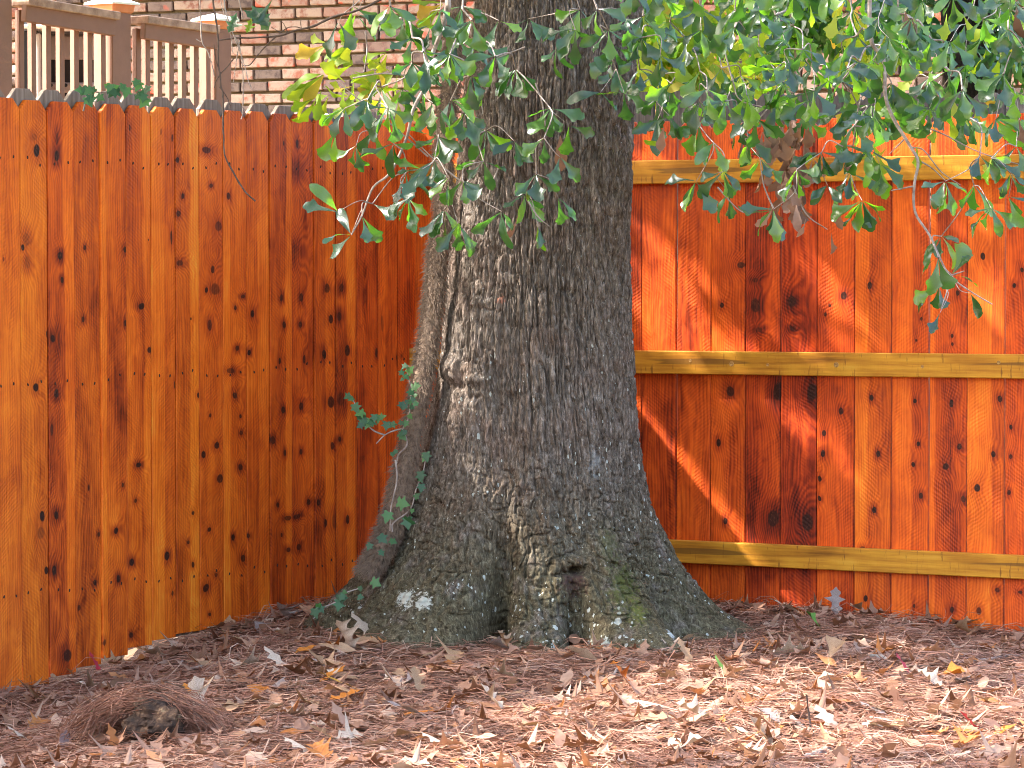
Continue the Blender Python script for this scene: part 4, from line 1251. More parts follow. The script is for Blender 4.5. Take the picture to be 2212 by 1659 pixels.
def put_leaves():
    score = []
    for k, (br, mat, q, pos, Rm, sc) in enumerate(leafs):
        c = pos + Rm @ np.array([0, .55, 0]) * sc
        u, v = to_uv(c)
        vis = 0 <= u <= 2212 and 0 <= v <= 1659
        score.append((sc * abs(Rm[1, 2]) * (1 + .3 * (v > 200)) * (1 if mat != 'dead_leaf' else .8)) if vis else 0)
    order = np.argsort(score)[::-1]
    top = set(order[:297].tolist())
    acc = {}
    for k, (br, mat, q, pos, Rm, sc) in enumerate(leafs):
        if k in top:
            o = link('leaf' if mat != 'dead_leaf' else 'dead_leaf', leaf_mesh('oak', q, M[mat]), None, br)
            m4 = Matrix.Identity(4)
            for r_ in range(3):
                for c_ in range(3): m4[r_][c_] = float(Rm[r_, c_] * sc)
                m4[r_][3] = float(pos[r_])
            loc, rot, scl = m4.decompose()
            o.matrix_parent_inverse = Matrix.Identity(4)
            o.location = loc; o.rotation_euler = rot.to_euler(); o.scale = (sc, sc, sc)
        else:
            V, Fc = oak_leaves[q]
            acc.setdefault(mat, Acc()).add((V * sc) @ Rm.T + pos, Fc, rng.random())
    for mat, a in acc.items():
        o = link('foliage', a.mesh('foliage', True), M[mat], oak)
        o.matrix_parent_inverse = oinv
        o['kind'] = 'stuff'


put_leaves()

# ---------------------------------------------------------------- unseen crown placed to shade the scene, gaps cut where sun patches fall
LIT = [
 [(1360, 520), (1440, 520), (1520, 590), (1640, 762), (1440, 765), (1360, 670)],
 [(1365, 752), (1600, 752), (1600, 804), (1365, 804)], [(1640, 745), (1960, 745), (1960, 790), (1700, 790)], [(2060, 745), (2230, 745), (2230, 800), (2100, 800)],
 [(1362, 262), (1430, 335), (1500, 400), (1365, 400)], [(1720, 245), (2230, 238), (2230, 335), (1760, 345)], [(1900, 340), (2230, 335), (2230, 400), (1950, 400)],
 [(1740, 640), (1820, 620), (1960, 762), (1860, 762)], [(2090, 600), (2230, 540), (2230, 745), (2150, 760)],
 [(1690, 870), (1780, 880), (1795, 970), (1765, 1020), (1710, 950)], [(2085, 955), (2140, 950), (2230, 1010), (2230, 1180), (2150, 1090)],
 [(1020, 1570), (1300, 1490), (1480, 1434), (1720, 1430), (1960, 1460), (2230, 1480), (2230, 1618), (1700, 1625), (1250, 1612)],
 [(780, 1675), (900, 1618), (1320, 1606), (1380, 1675)], [(1870, 1370), (2010, 1370), (2010, 1402), (1870, 1402)],
 [(930, 280), (1056, 300), (1054, 560), (1050, 700), (1045, 900), (880, 930)], [(900, 630), (990, 630), (990, 900), (900, 730)],
 [(1015, 0), (1075, 0), (1060, 120), (1015, 130)],
]


def first_hit(Q):
    """follow the sun's ray from Q down to the surface it would light; returns (surface, point)"""
    d = -np.array(SUN)
    best = (1e9, None)
    for nm, A, dv, n_, zmax in (('right', RA, Rd, Rn, 1.86), ('left', LA, Ld, Ln, 1.9)):
        den = d[0] * n_.x + d[1] * n_.y
        t_ = ((A.x - Q[0]) * n_.x + (A.y - Q[1]) * n_.y) / den
        if t_ > 0:
            h = Q + d * t_
            s = (h[0] - A.x) * dv.x + (h[1] - A.y) * dv.y
            if (0 if nm == 'right' else -3) < s < (3.2 if nm == 'right' else 2.45) and -0.1 < h[2] < zmax and t_ < best[0]: best = (t_, (nm, h))
    a2 = d[0] ** 2 + d[1] ** 2
    ox, oy = Q[0] - 0.10, Q[1] - TD
    b2 = ox * d[0] + oy * d[1]; c2 = ox * ox + oy * oy - 0.33 ** 2
    disc = b2 * b2 - a2 * c2
    if disc > 0:
        t_ = (-b2 - math.sqrt(disc)) / a2
        h = Q + d * t_
        if t_ > 0 and 0 < h[2] < 2.6 and t_ < best[0]: best = (t_, ('trunk', h))
    t_ = Q[2] / SUN.z
    h = Q + d * t_
    if t_ < best[0]: best = (t_, ('ground', h))
    return best[1]


crown = Acc()
LITB = [(min(p_[0] for p_ in pl_), max(p_[0] for p_ in pl_), min(p_[1] for p_ in pl_), max(p_[1] for p_ in pl_), pl_) for pl_ in LIT]


SPOT = np.array([P(a_[0], a_[1], a_[2]) for a_ in (nL + nR) if rng.random() < (.5 if a_[0] < 1300 else .33)])
SV = np.array(SUN)


def sunny(Q):
    dq = Q - SPOT
    if np.min(np.linalg.norm(dq - np.outer(dq @ SV, SV), axis=1)) < .055: return 1
    nm, h = first_hit(Q)
    u, v = to_uv(h)
    if nm == 'left': return 2 if h[2] > 1.70 else 0
    for (a_, b_, c_, d_, pl_) in LITB:
        if a_ < u < b_ and c_ < v < d_ and in_poly(u, v, pl_): return 1
    return 0


for k in range(46000):
    # a point of the view's surroundings lifted along the sun's ray into the crown
    tx, tyy, tz = rng.uniform(-2.6, 3.2), rng.uniform(8.0, 14.3), rng.uniform(0, 2.3) * (rng.random() < .6)
    zq = rng.uniform(3.4, 6.2)
    Q = np.array([tx, tyy, tz]) + np.array(SUN) * ((zq - tz) / SUN.z)
    r0 = sunny(Q)
    if r0 == 2 or (r0 == 1 and rng.random() < .995): continue
    dirv = np.array([rng.normal(), rng.normal(), rng.normal(-.2, .5)])
    dirv /= np.linalg.norm(dirv)
    sc = rng.uniform(.10, .18)
    if r0 == 0 and (sunny(Q + dirv * sc * .6) or sunny(Q + dirv * sc)) and rng.random() < .95: continue
    nrm = np.array([rng.normal(0, .5), rng.normal(0, .5), 1]) + np.array(SUN) * 1.2
    Vv, Ff = oak_leaves[int(rng.integers(0, 8))]
    crown.add((Vv * sc) @ frame(dirv, nrm).T + Q, Ff, rng.random())
o = link('crown', crown.mesh('crown', True), M['crown'], oak)  # leaves added out of view to cast the dappled shade
o.matrix_parent_inverse = oinv
o['kind'] = 'stuff'

# ---------------------------------------------------------------- hairy vine on the trunk's left side
vine = empty('hairy_vine', (-0.4, 12.4, 0), 'thick brown hairy vine climbing the left side of the oak trunk', 'vine')
vinv = Matrix.Translation(-Vector(vine.location))
vpath = [(1010, -260, 12.55), (985, -60, 12.5), (985, 60, 12.48), (977, 150, 12.47), (966, 250, 12.46), (958, 330, 12.46), (960, 420, 12.45), (960, 480, 12.45), (946, 545, 12.45), (940, 610, 12.45), (934, 680, 12.44), (922, 760, 12.42), (908, 850, 12.40), (888, 950, 12.37), (866, 1050, 12.35), (846, 1130, 12.33), (820, 1190, 12.28), (790, 1240, 12.26)]
vp = smooth_path([P(*q) for q in vpath], 8)
vr = np.interp(np.linspace(0, 1, len(vp)), [0, .3, .5, .7, .9, 1], [.022, .026, .029, .032, .036, .03])
Vv, Ff = tube_arrays(vp, vr, 10, 0.0015)
M['hair'] = simple('vine_rootlets', [(0.3, (0.085, 0.055, 0.038)), (0.7, (0.26, 0.185, 0.13))], 60, 0.85, 0.3)
stem = link('stem', mesh_from(Vv, Ff, 'stem', True), M['hair'], vine); stem.matrix_parent_inverse = vinv
vpa = np.array(vp); tg = np.gradient(vpa, axis=0); tg /= np.linalg.norm(tg, axis=1, keepdims=True)
NH = 17000
idx = rng.integers(0, len(vp) - 1, NH); fr = rng.random(NH)[:, None]
base = vpa[idx] * (1 - fr) + vpa[idx + 1] * fr; tgt = tg[idx]
ra = vr[idx]
rad = rng.normal(0, 1, (NH, 3)); rad -= tgt * np.sum(rad * tgt, 1, keepdims=True); rad /= np.linalg.norm(rad, axis=1, keepdims=True)
ln = rng.uniform(.012, .034, NH)[:, None]
dr = rad * 0.8 + tgt * rng.uniform(-.2, 1.3, NH)[:, None] + rng.normal(0, .35, (NH, 3))
dr /= np.linalg.norm(dr, axis=1, keepdims=True)
side = np.cross(dr, np.array([0, -1.0, 0.1])); side /= np.linalg.norm(side, axis=1, keepdims=True) + 1e-9
b0 = base + rad * ra[:, None] * .92
wd = 0.0009
b1 = b0 + dr * ln * .55 + rng.normal(0, .002, (NH, 3)); b2 = b0 + dr * ln + tgt * ln * .35 + rng.normal(0, .003, (NH, 3))
Vh = np.stack([b0 - side * wd, b0 + side * wd, b1 - side * wd, b1 + side * wd, b2 - side * wd * .4, b2 + side * wd * .4], 1).reshape(-1, 3)
i = np.arange(NH)[:, None] * 6
Fh = np.concatenate([i + np.array([[0, 1, 3, 2]]), i + np.array([[2, 3, 5, 4]])], 0)
hair = link('rootlets', mesh_from(Vh, Fh, 'rootlets'), M['hair'], vine); hair.matrix_parent_inverse = vinv; hair['kind'] = 'stuff'

# ---------------------------------------------------------------- ivy
def ivy_mesh(seed):
    r_ = np.random.default_rng(seed)
    out = [(0, 0), (.22, -.10), (.46, -.02), (.30, .20), (.60, .42), (.30, .50), (.20, .66), (0, 1.0)]
    pts = [(x * r_.uniform(.85, 1.1), y) for x, y in out]
    ring = pts + [(-x * r_.uniform(.85, 1.1), y) for x, y in out[-2:0:-1]]
    V = [(0, .28, 0.02)] + [(x, y, -.10 * (x * x + (y - .3) ** 2) + .05 * abs(x)) for x, y in ring]
    n = len(ring)
    return V, [(0, 1 + k, 1 + (k + 1) % n) for k in range(n)]


ivy_me = []
for q in range(4):
    V_, F_ = ivy_mesh(q)
    me = mesh_from(V_, F_, 'ivy_leaf', True, {'tint': np.zeros(len(V_))}); me.materials.append(M['ivy']); ivy_me.append(me)


def ivy(label, stems, leaves, D, size=26, group='ivy plants', spread=.012):
    c = P(*stems[0][0], D)
    par = empty('ivy_plant', c, label, 'ivy', group)
    inv = Matrix.Translation(-Vector(c))
    acc = Acc()
    for s in stems:
        pp = smooth_path([P(u, v, D + rng.uniform(-.01, .01)) for u, v in s], 5)
        Vv, Ff = tube_arrays(pp, np.linspace(.0034, .0018, len(pp)), 5); acc.add(Vv, Ff)
    o = link('stem', acc.mesh('ivy_stem', True), M['twig'], par); o.matrix_parent_inverse = inv
    for (u, v) in leaves:
        o = link('leaf', ivy_me[int(rng.integers(0, 4))], None, par); o.matrix_parent_inverse = inv
        a = rng.normal(0, .9)
        dirv = np.array([math.sin(a), -.25, -math.cos(a)]); nrm = np.array([rng.normal(0, .35), -1, .35 + rng.normal(0, .3)])
        Rm = frame(dirv, nrm); m3 = Matrix([[float(Rm[r_, c_]) for c_ in range(3)] for r_ in range(3)])
        o.location = P(u, v - 6, D - 0.02 + rng.uniform(-spread, spread)); o.rotation_euler = m3.to_euler()
        s = size * rng.uniform(.55, 1.4) * D / F; o.scale = (s, s, s)
    return par


def ZE(x, y): return 460.8 + x * .2257, 662.4 + y * .2257
def ZF(x, y): return 460.8 + x * .243, 979 + y * .243


ivy('green ivy strand on the hairy vine with a spray reaching left over the boards',
    [[ZE(1760, 1500), ZE(1770, 1420), ZE(1850, 1330), ZE(1840, 1240), ZE(1800, 1200), ZE(1870, 1060), ZE(1880, 920), ZE(1900, 800), ZE(1870, 690), ZE(1850, 580)], [ZE(1800, 1170), ZE(1720, 1190), ZE(1640, 1230), ZE(1560, 1310)], [ZE(1640, 1230), ZE(1540, 1190), ZE(1450, 1110), ZE(1390, 1040), ZE(1350, 920), ZE(1310, 850)]],
    [ZE(*q) for q in ((1850, 580), (1790, 640), (1830, 680), (1860, 660), (1820, 710), (1950, 755), (1900, 800), (1870, 830), (1940, 860), (1910, 890), (1850, 920), (1800, 940), (1840, 960), (1900, 930), (1950, 940), (1880, 985), (1870, 1060), (1850, 1120), (1740, 1140), (1780, 1130), (1820, 1220), (1790, 1240), (1840, 1210), (1310, 870), (1340, 900), (1350, 960), (1440, 1030), (1420, 1080), (1390, 1075), (1450, 1110), (1430, 1150), (1500, 1110), (1540, 1060), (1580, 1090), (1550, 1130), (1580, 1070), (1660, 1130), (1730, 1430), (1710, 1420), (1750, 1400))], 12.32, 18)
ivy('small ivy strand growing up the bark beside the vine foot',
    [[ZF(1590, 700), ZF(1600, 620), ZF(1750, 500), ZF(1800, 330), ZF(1860, 180), ZF(1890, 40)], [ZF(1620, 60), ZF(1630, 250), ZF(1580, 480), ZF(1570, 690)]],
    [ZF(*q) for q in ((1890, 20), (1880, 60), (1900, 40), (1860, 170), (1840, 190), (1800, 250), (1830, 240), (1820, 310), (1850, 300), (1830, 340), (1790, 420), (1750, 440), (1640, 460), (1680, 590), (1700, 620), (1660, 640), (1720, 600), (1690, 680), (1770, 520), (1640, 730), (1560, 550), (1530, 740), (1500, 750), (1560, 720), (1400, 830), (1500, 870), (1480, 890), (1550, 820), (1570, 800), (1590, 760), (1480, 760))][::2], 12.17, 21)
ivy('few ivy leaves at the foot of the left root',
    [[ZF(900, 1400), ZF(1100, 1320), ZF(1160, 1250), ZF(1300, 1200)]],
    [ZF(*q) for q in ((920, 1395), (940, 1385), (900, 1405), (1100, 1325), (1120, 1335), (1150, 1255), (1160, 1280), (1300, 1210), (1320, 1290), (1410, 1160))], 12.05, 19)
ivy('ivy leaves climbing over the old grey fence top',
    [[(180, 240), (192, 197), (215, 200), (248, 195), (285, 192), (310, 205), (320, 222)], [(285, 192), (297, 180)]],
    [(190, 195), (183, 200), (198, 198), (193, 212), (205, 205), (188, 216), (199, 214), (240, 188), (252, 190), (247, 202), (258, 205), (236, 193), (266, 188), (297, 178), (303, 184), (320, 192), (304, 203), (312, 210), (318, 218), (300, 210), (210, 213), (275, 195)], 12.15, 21)

# ---------------------------------------------------------------- bare vines and twigs hanging at the upper left
def ZT(x, y): return 276.5 + x * .2005, y * .2005
def ZD(x, y): return 460.8 + x * .27777, 230.4 + y * .27777


def hanging(label, strands, mat, D=11.55, leaf=None):
    par = empty('hanging_vine', P(*strands[0][0][0], D), label, 'vine', 'bare vines hanging from the crown')
    inv = Matrix.Translation(-Vector(par.location))
    acc = Acc()
    for s, r0, r1 in strands:
        pp = smooth_path([P(u, v, D) for u, v in s], 5)
        Vv, Ff = tube_arrays(pp, np.linspace(r0, r1, len(pp)), 5, .0004); acc.add(Vv, Ff)
    o = link('stem', acc.mesh('vine_stem', True), mat, par); o.matrix_parent_inverse = inv
    for (u, v, a, sz, mt) in (leaf or []):
        o = link('leaf', leaf_mesh('lit', int(rng.integers(0, 4)) if mt != 'yellow_leaf' else 3, M[mt]), None, par); o.matrix_parent_inverse = inv
        aa = R(a)
        Rm = frame(np.array([math.cos(aa), -.2, -math.sin(aa)]), np.array([rng.normal(0, .2), -1, .4])); m3 = Matrix([[float(Rm[r_, c_]) for c_ in range(3)] for r_ in range(3)])
        s = sz * D / F; o.location = P(u, v, D - .02); o.rotation_euler = m3.to_euler(); o.scale = (s, s, s)


hanging('dark thin vine hanging down over the left fence boards', [([(462, -260), (458, -60), ZT(915, 0), ZT(955, 270), ZT(970, 430), ZT(975, 700), ZT(992, 800), ZT(1000, 930), ZT(1022, 1010), ZT(1025, 1290), ZD(80, 230), ZD(90, 380), ZD(150, 500), ZD(240, 650), ZD(328, 735)], .0034, .0028),
    ([ZT(992, 800), ZT(1060, 730), ZT(1145, 622)], .0022, .0018), ([ZT(992, 800), ZT(945, 880), ZT(932, 950)], .002, .0015), ([ZT(985, 940), ZT(1050, 1020), ZT(1095, 1120), ZT(1100, 1180)], .0016, .0012), ([ZT(925, 480), ZT(945, 640), ZT(985, 770)], .0016, .0014)], M['darktwig'])
hanging('pale bare vine hanging in front of the deck railing', [([(434, -260), (430, -80), ZT(770, 0), ZT(785, 200), ZT(795, 440), ZT(860, 560), ZT(900, 680), ZT(932, 825)], .0026, .0018), ([ZT(795, 455), ZT(730, 420)], .0016, .0012)], M['twig'])
hanging('bunch of pale vines hanging in front of the brick wall', [([(480, -260), (482, -60), ZT(1035, 0), ZT(1060, 150), ZT(1130, 360), ZT(1200, 500), ZT(1235, 750), ZT(1240, 950), ZT(1235, 1200), ZT(1222, 1285)], .0028, .0018), ([(478, -260), (477, -60), ZT(1000, 0), ZT(1040, 160), ZT(1100, 350), ZT(1130, 570)], .002, .0014),
    ([ZT(1130, 360), ZT(1240, 650), ZT(1290, 850), ZT(1330, 960)], .0018, .0012), ([ZT(1205, 430), ZT(1170, 640), ZT(1135, 880)], .002, .0014), ([(500, -260), (510, -50), ZT(1200, 20), ZT(1230, 150), ZT(1240, 200)], .0026, .0018)], M['twig'], 11.5,
    [(ZT(1250, 110)[0], ZT(1250, 110)[1], 40, 70, 'oak_leaf'), (ZT(1330, 60)[0], ZT(1330, 60)[1], 55, 66, 'oak_leaf'), (ZT(1170, 140)[0], ZT(1170, 140)[1], 110, 50, 'oak_leaf'), (ZT(1330, 200)[0], ZT(1330, 200)[1], 105, 36, 'yellow_leaf')])
hanging('long dark twig reaching left across the brick wall', [([(1000, -100), (800, 10), ZT(2212, 180), ZT(2000, 280), ZT(1800, 330), ZT(1600, 390), ZT(1350, 405), ZT(1150, 410), ZT(960, 436)], .0050, .0024), ([ZT(1590, 400), ZT(1500, 480), ZT(1400, 590), ZT(1312, 700), ZT(1240, 704)], .0022, .0014),
    ([ZT(1720, 350), ZT(1690, 280), ZT(1650, 220)], .0014, .001), ([ZT(1870, 310), ZT(1860, 250), ZT(1865, 200)], .0014, .001), ([ZT(1630, 360), ZT(1720, 300), ZT(1800, 290), ZT(1860, 300)], .002, .0014), ([ZT(1640, 350), ZT(1540, 290)], .0016, .001)], M['darktwig'], 11.7)

# ---------------------------------------------------------------- planting beyond the right fence
def leafy_mass(name, label, cat, boxes, D, dj, n, mat, size, group, trunk_pts=None, bark=None):
    c = P((boxes[0][0] + boxes[0][2]) / 2, 540, D); c.z = 0
    par = empty(name, c, label, cat, group)
    inv = Matrix.Translation(-Vector(c))
    acc = Acc()
    cent = []
    for (u0, v0, u1, v1) in boxes:
        for k in range(9): cent.append((rng.uniform(u0, u1), rng.uniform(v0, v1), D + rng.uniform(-dj, dj)))
    for k in range(n):
        cu, cv, cd = cent[int(rng.integers(0, len(cent)))]
        u, v = rng.normal(cu, 26), rng.normal(cv, 26)
        a = rng.normal(90, 50)
        dirv = np.array([math.cos(R(a)), rng.normal(0, .5), -math.sin(R(a))]); nrm = np.array([rng.normal(0, .6), -.5 + rng.normal(0, .5), .7])
        Vv, Ff = oak_leaves[int(rng.integers(0, 8))] if rng.random() < .5 else lit_leaves[6]
        acc.add((Vv * size * rng.uniform(.7, 1.3)) @ frame(dirv, nrm).T + np.array(P(u, v, cd + rng.normal(0, .12))), Ff, rng.random())
    o = link('crown' if cat == 'tree' else 'foliage', acc.mesh('foliage', True), mat, par); o.matrix_parent_inverse = inv
    if cat != 'tree': pass
    acc2 = Acc()
    for pts, r0, r1 in (trunk_pts or []):
        pp = smooth_path([P(*q) for q in pts], 6)
        Vv, Ff = tube_arrays(pp, np.linspace(r0, r1, len(pp)), 12, r0 * .04); acc2.add(Vv, Ff)
    if trunk_pts:
        o = link('trunk', acc2.mesh('trunk', True), bark, par); o.matrix_parent_inverse = inv
    return par


def shade_crown(par_name, box, n):  # unseen leaves added sunward of the trunk, only to shade it
    par = [o_ for o_ in bpy.data.objects if o_.name.startswith(par_name) and o_.parent is None][0]
    a_ = Acc()
    for k in range(n):
        q = np.array([rng.uniform(box[0], box[1]), rng.uniform(box[2], box[3]), rng.uniform(box[4], box[5])])
        Vv, Ff = oak_leaves[int(rng.integers(0, 8))]
        a_.add((Vv * rng.uniform(.18, .3)) @ frame(rng.normal(0, 1, 3), np.array([rng.normal(-.6, .5), rng.normal(0, .5), 1])).T + q, Ff, rng.random())
    o_ = link('crown', a_.mesh('crown', True), M['crown'], par)
    o_.matrix_parent_inverse = Matrix.Translation(-Vector(par.location)); o_['kind'] = 'stuff'


M['darkbark'] = simple('dark_furrowed_bark', [(0.3, (0.010, 0.008, 0.006)), (0.55, (0.040, 0.031, 0.026)), (0.75, (0.09, 0.072, 0.06))], 1.0, 0.9, 0.9, 0.02, 0.15, (28, 28, 5), 6)
leafy_mass('shrub', 'sunlit yellow green shrub behind the fence right of the trunk', 'shrub', [(1375, -60, 1560, 130), (1380, 100, 1500, 220)], 15.6, .35, 900, M['yellow_leaf'], .10, 'greenery behind the right fence', [([(1440, 620, 15.6), (1440, 300, 15.6), (1455, 0, 15.6)], .02, .01), ([(1445, 500, 15.6), (1480, 250, 15.6), (1520, -20, 15.6)], .015, .008)], M['twig'])
leafy_mass('tree', 'dark ivy clad tree trunk behind the fence at far right', 'tree', [(1980, -200, 2260, -60), (2160, -60, 2230, 180), (1940, -60, 2010, 80)], 15.9, .4, 1000, M['ivy'], .09, 'greenery behind the right fence',
           [([(2108, 640, 16.0), (2104, 400, 16.0), (2098, 240, 16.0), (2096, 0, 16.0), (2092, -500, 16.0), (2080, -1100, 16)], .155, .11), ([(2140, 260, 15.82), (2150, 190, 15.8), (2120, 130, 15.8), (2095, 60, 15.8), (2100, -60, 15.8)], .008, .005), ([(2060, 260, 15.84), (2080, 200, 15.82), (2050, 120, 15.82), (2070, 20, 15.82)], .007, .005), ([(2030, 290, 15.8), (2045, 190, 15.8), (2030, 100, 15.8), (2050, -20, 15.8)], .006, .004)], M['darkbark'])
shade_crown('tree', (-3.0, 2.6, 14.6, 17.6, 3.4, 5.6), 5200)
leafy_mass('shrub', 'green shrub behind the fence between the trunks', 'shrub', [(1600, -80, 1950, 60), (1700, 20, 1760, 90)], 17.2, .5, 900, M['oak_leaf'], .10, 'greenery behind the right fence', [([(1700, 620, 17.2), (1705, 300, 17.2), (1720, 0, 17.2)], .03, .015)], M['twig'])
leafy_mass('shrub', 'bright loose shrub behind the fence below the hanging spray', 'shrub', [(1560, 40, 1680, 170), (1800, 40, 1960, 120)], 16.4, .4, 420, M['yellow_leaf'], .085, 'greenery behind the right fence', [([(1650, 620, 16.4), (1650, 300, 16.4), (1640, 60, 16.4)], .015, .008)], M['twig'])

# ---------------------------------------------------------------- ground litter
def trunk_r(x, y):
    a = np.arctan2(x - 0.075, -(y - TD))
    base = np.interp(a, TH[:500], Rr[38, :500])
    return np.hypot(x - 0.075, y - TD) - np.where(np.abs(a) < 1.75, base, .6)


def on_ground(n, pad=0.0):
    xs, ys = [], []
    while len(xs) < n:
        y = rng.uniform(8.7, 13.9); x = rng.uniform(-.168, .166) * y
        # keep inside the two fences and out of the trunk
        if (x - LA.x) * Ln.x + (y - LA.y) * Ln.y < 0.02 + pad or (x - RA.x) * Rn.x + (y - RA.y) * Rn.y < 0.03 + pad: continue
        xs.append(x); ys.append(y)
    xs = np.array(xs); ys = np.array(ys)
    ok = trunk_r(xs, ys) > -0.01
    return xs[ok], ys[ok]


# pine straw
NN = 66000
x, y = on_ground(NN); n = len(x)
z = ground_z(x, y) + rng.uniform(0.0, 0.022, n) ** 1.0
L_ = rng.uniform(.08, .19, n)
flow = 0.9 * noise3(x * 1.3, y * 1.3, x * 0 + .5, 41) + rng.normal(0, .75, n)
tilt = rng.normal(0, .10, n) + np.where(rng.random(n) < .03, rng.uniform(.2, .8, n), 0)
dx, dy, dz = np.cos(flow) * np.cos(tilt), np.sin(flow) * np.cos(tilt), np.sin(tilt)
dv = np.stack([dx, dy, dz], 1)
sd = np.stack([-np.sin(flow), np.cos(flow), rng.normal(0, .4, n)], 1)
bend = rng.normal(0, .12, n)[:, None] * L_[:, None]
bz = rng.normal(.02, .06, n)[:, None] * L_[:, None] * np.array([[0, 0, 1.0]])
p0 = np.stack([x, y, z], 1) - dv * L_[:, None] * .5
wdt = rng.uniform(.0007, .0012, n)[:, None]
secs = []
for t_ in (0, .33, .67, 1.0):
    s_ = 4 * t_ * (1 - t_)
    c = p0 + dv * L_[:, None] * t_ + sd * bend * s_ + bz * s_
    secs.append((c - sd * wdt, c + sd * wdt))
Vn = np.stack([q for pr_ in secs for q in pr_], 1).reshape(-1, 3)
gzn = ground_z(Vn[:, 0], Vn[:, 1])
Vn[:, 2] = np.maximum(Vn[:, 2], gzn + 0.001)
i = np.arange(n)[:, None] * 8
Fn = np.concatenate([i + np.array([[0, 1, 3, 2]]), i + np.array([[2, 3, 5, 4]]), i + np.array([[4, 5, 7, 6]])], 0)
o = link('pine_straw', mesh_from(Vn, Fn, 'pine_straw', False, {'tint': np.repeat(rng.random(n), 8)}), M['needle'])
tag(o, 'reddish brown pine needles covering the ground', None, None, 'stuff')


def leaf_on_ground(x, y, size, q, yaw, lift=0.0, tx=0.0, ty_=0.0):
    Rm = np.array((Matrix.Rotation(yaw, 3, 'Z') @ Euler((tx, ty_, 0)).to_matrix()))
    V, Fc = lit_leaves[q]
    Vw = (V - np.array([0, .5, 0])) * size @ Rm.T
    z0 = ground_z(x, y) + .006 - Vw[:, 2].min() * .75 + lift
    return Rm, np.array([x, y, float(z0)]), Vw


acc = Acc()
x, y = on_ground(3600, .0)
cnt = 0
for k in range(len(x)):
    sz = rng.uniform(.045, .12)
    q = int(rng.integers(0, 10))
    Rm, pos, Vw = leaf_on_ground(x[k], y[k], sz, q, rng.uniform(0, 6.28), rng.uniform(-.006, .016), rng.normal(0, .16) + (rng.random() < .05) * rng.normal(0, .6), rng.normal(0, .16))
    Vw = Vw + pos
    acc.add(Vw, lit_leaves[q][1], rng.random())
o = link('leaf_litter', acc.mesh('leaf_litter', True), M['litter'])
tag(o, 'dry tan and brown fallen leaves mixed in the pine straw', None, None, 'stuff')

solid = {}


def flat_leaf(name, c, c2=None):
    if name not in solid:
        solid[name] = leaf_mat(name, [(0.0, c), (1.0, c2 or tuple(v * .8 for v in c))], (1.2, 1.0, .7), .65, .25, .12, .85)
    return solid[name]


PALE = flat_leaf('pale_dry_leaf', (.58, .47, .38), (.50, .38, .29))
TAN = flat_leaf('tan_dry_leaf', (.42, .27, .17), (.38, .23, .13))
RED = flat_leaf('red_leaf', (.48, .035, .06), (.42, .05, .06))
YEL = flat_leaf('yellow_leaf_fallen', (.55, .30, .04), (.5, .24, .04))
ORG = flat_leaf('orange_leaf_fallen', (.52, .19, .03), (.48, .15, .03))
GRN = flat_leaf('green_leaf_fallen', (.10, .24, .04), (.16, .28, .07))
GRY = flat_leaf('grey_dry_leaf', (.36, .30, .28), (.30, .24, .23))
PUR = flat_leaf('purple_grey_leaf', (.24, .17, .18), (.2, .14, .15))
WHT = flat_leaf('bleached_leaf', (.74, .74, .74), (.7, .7, .7))


def ground_at(u, v):
    D = CAMZ * F / max(1, v - HZ)
    for _ in range(6):
        p = P(u, v, D)
        g = float(ground_z(p.x, p.y))
        D *= (CAMZ - g) / max(.05, (CAMZ - p.z))
    return P(u, v, D)


def special(u, v, px, q, yaw, tx, ty_, mat, label, group=None, lift=.012):
    p = ground_at(u, v)
    sz = 1.18 * px * p.y / F
    Rm, pos, Vw = leaf_on_ground(p.x, p.y, sz, q, R(yaw), lift, R(tx), R(ty_))
    V, Fc = lit_leaves[q]
    k = ('fallen', q, mat.name)
    if k not in leaf_me:
        me = mesh_from(V - np.array([0, .5, 0]), Fc, 'fallen_leaf', True, {'tint': np.zeros(len(V))}); me.materials.append(mat); leaf_me[k] = me
    o = link('fallen_leaf', leaf_me[k])
    o.location = pos; o.rotation_euler = Matrix([[float(Rm[a, b]) for b in range(3)] for a in range(3)]).to_euler(); o.scale = (sz, sz, sz)
    return tag(o, label, 'leaf', group)


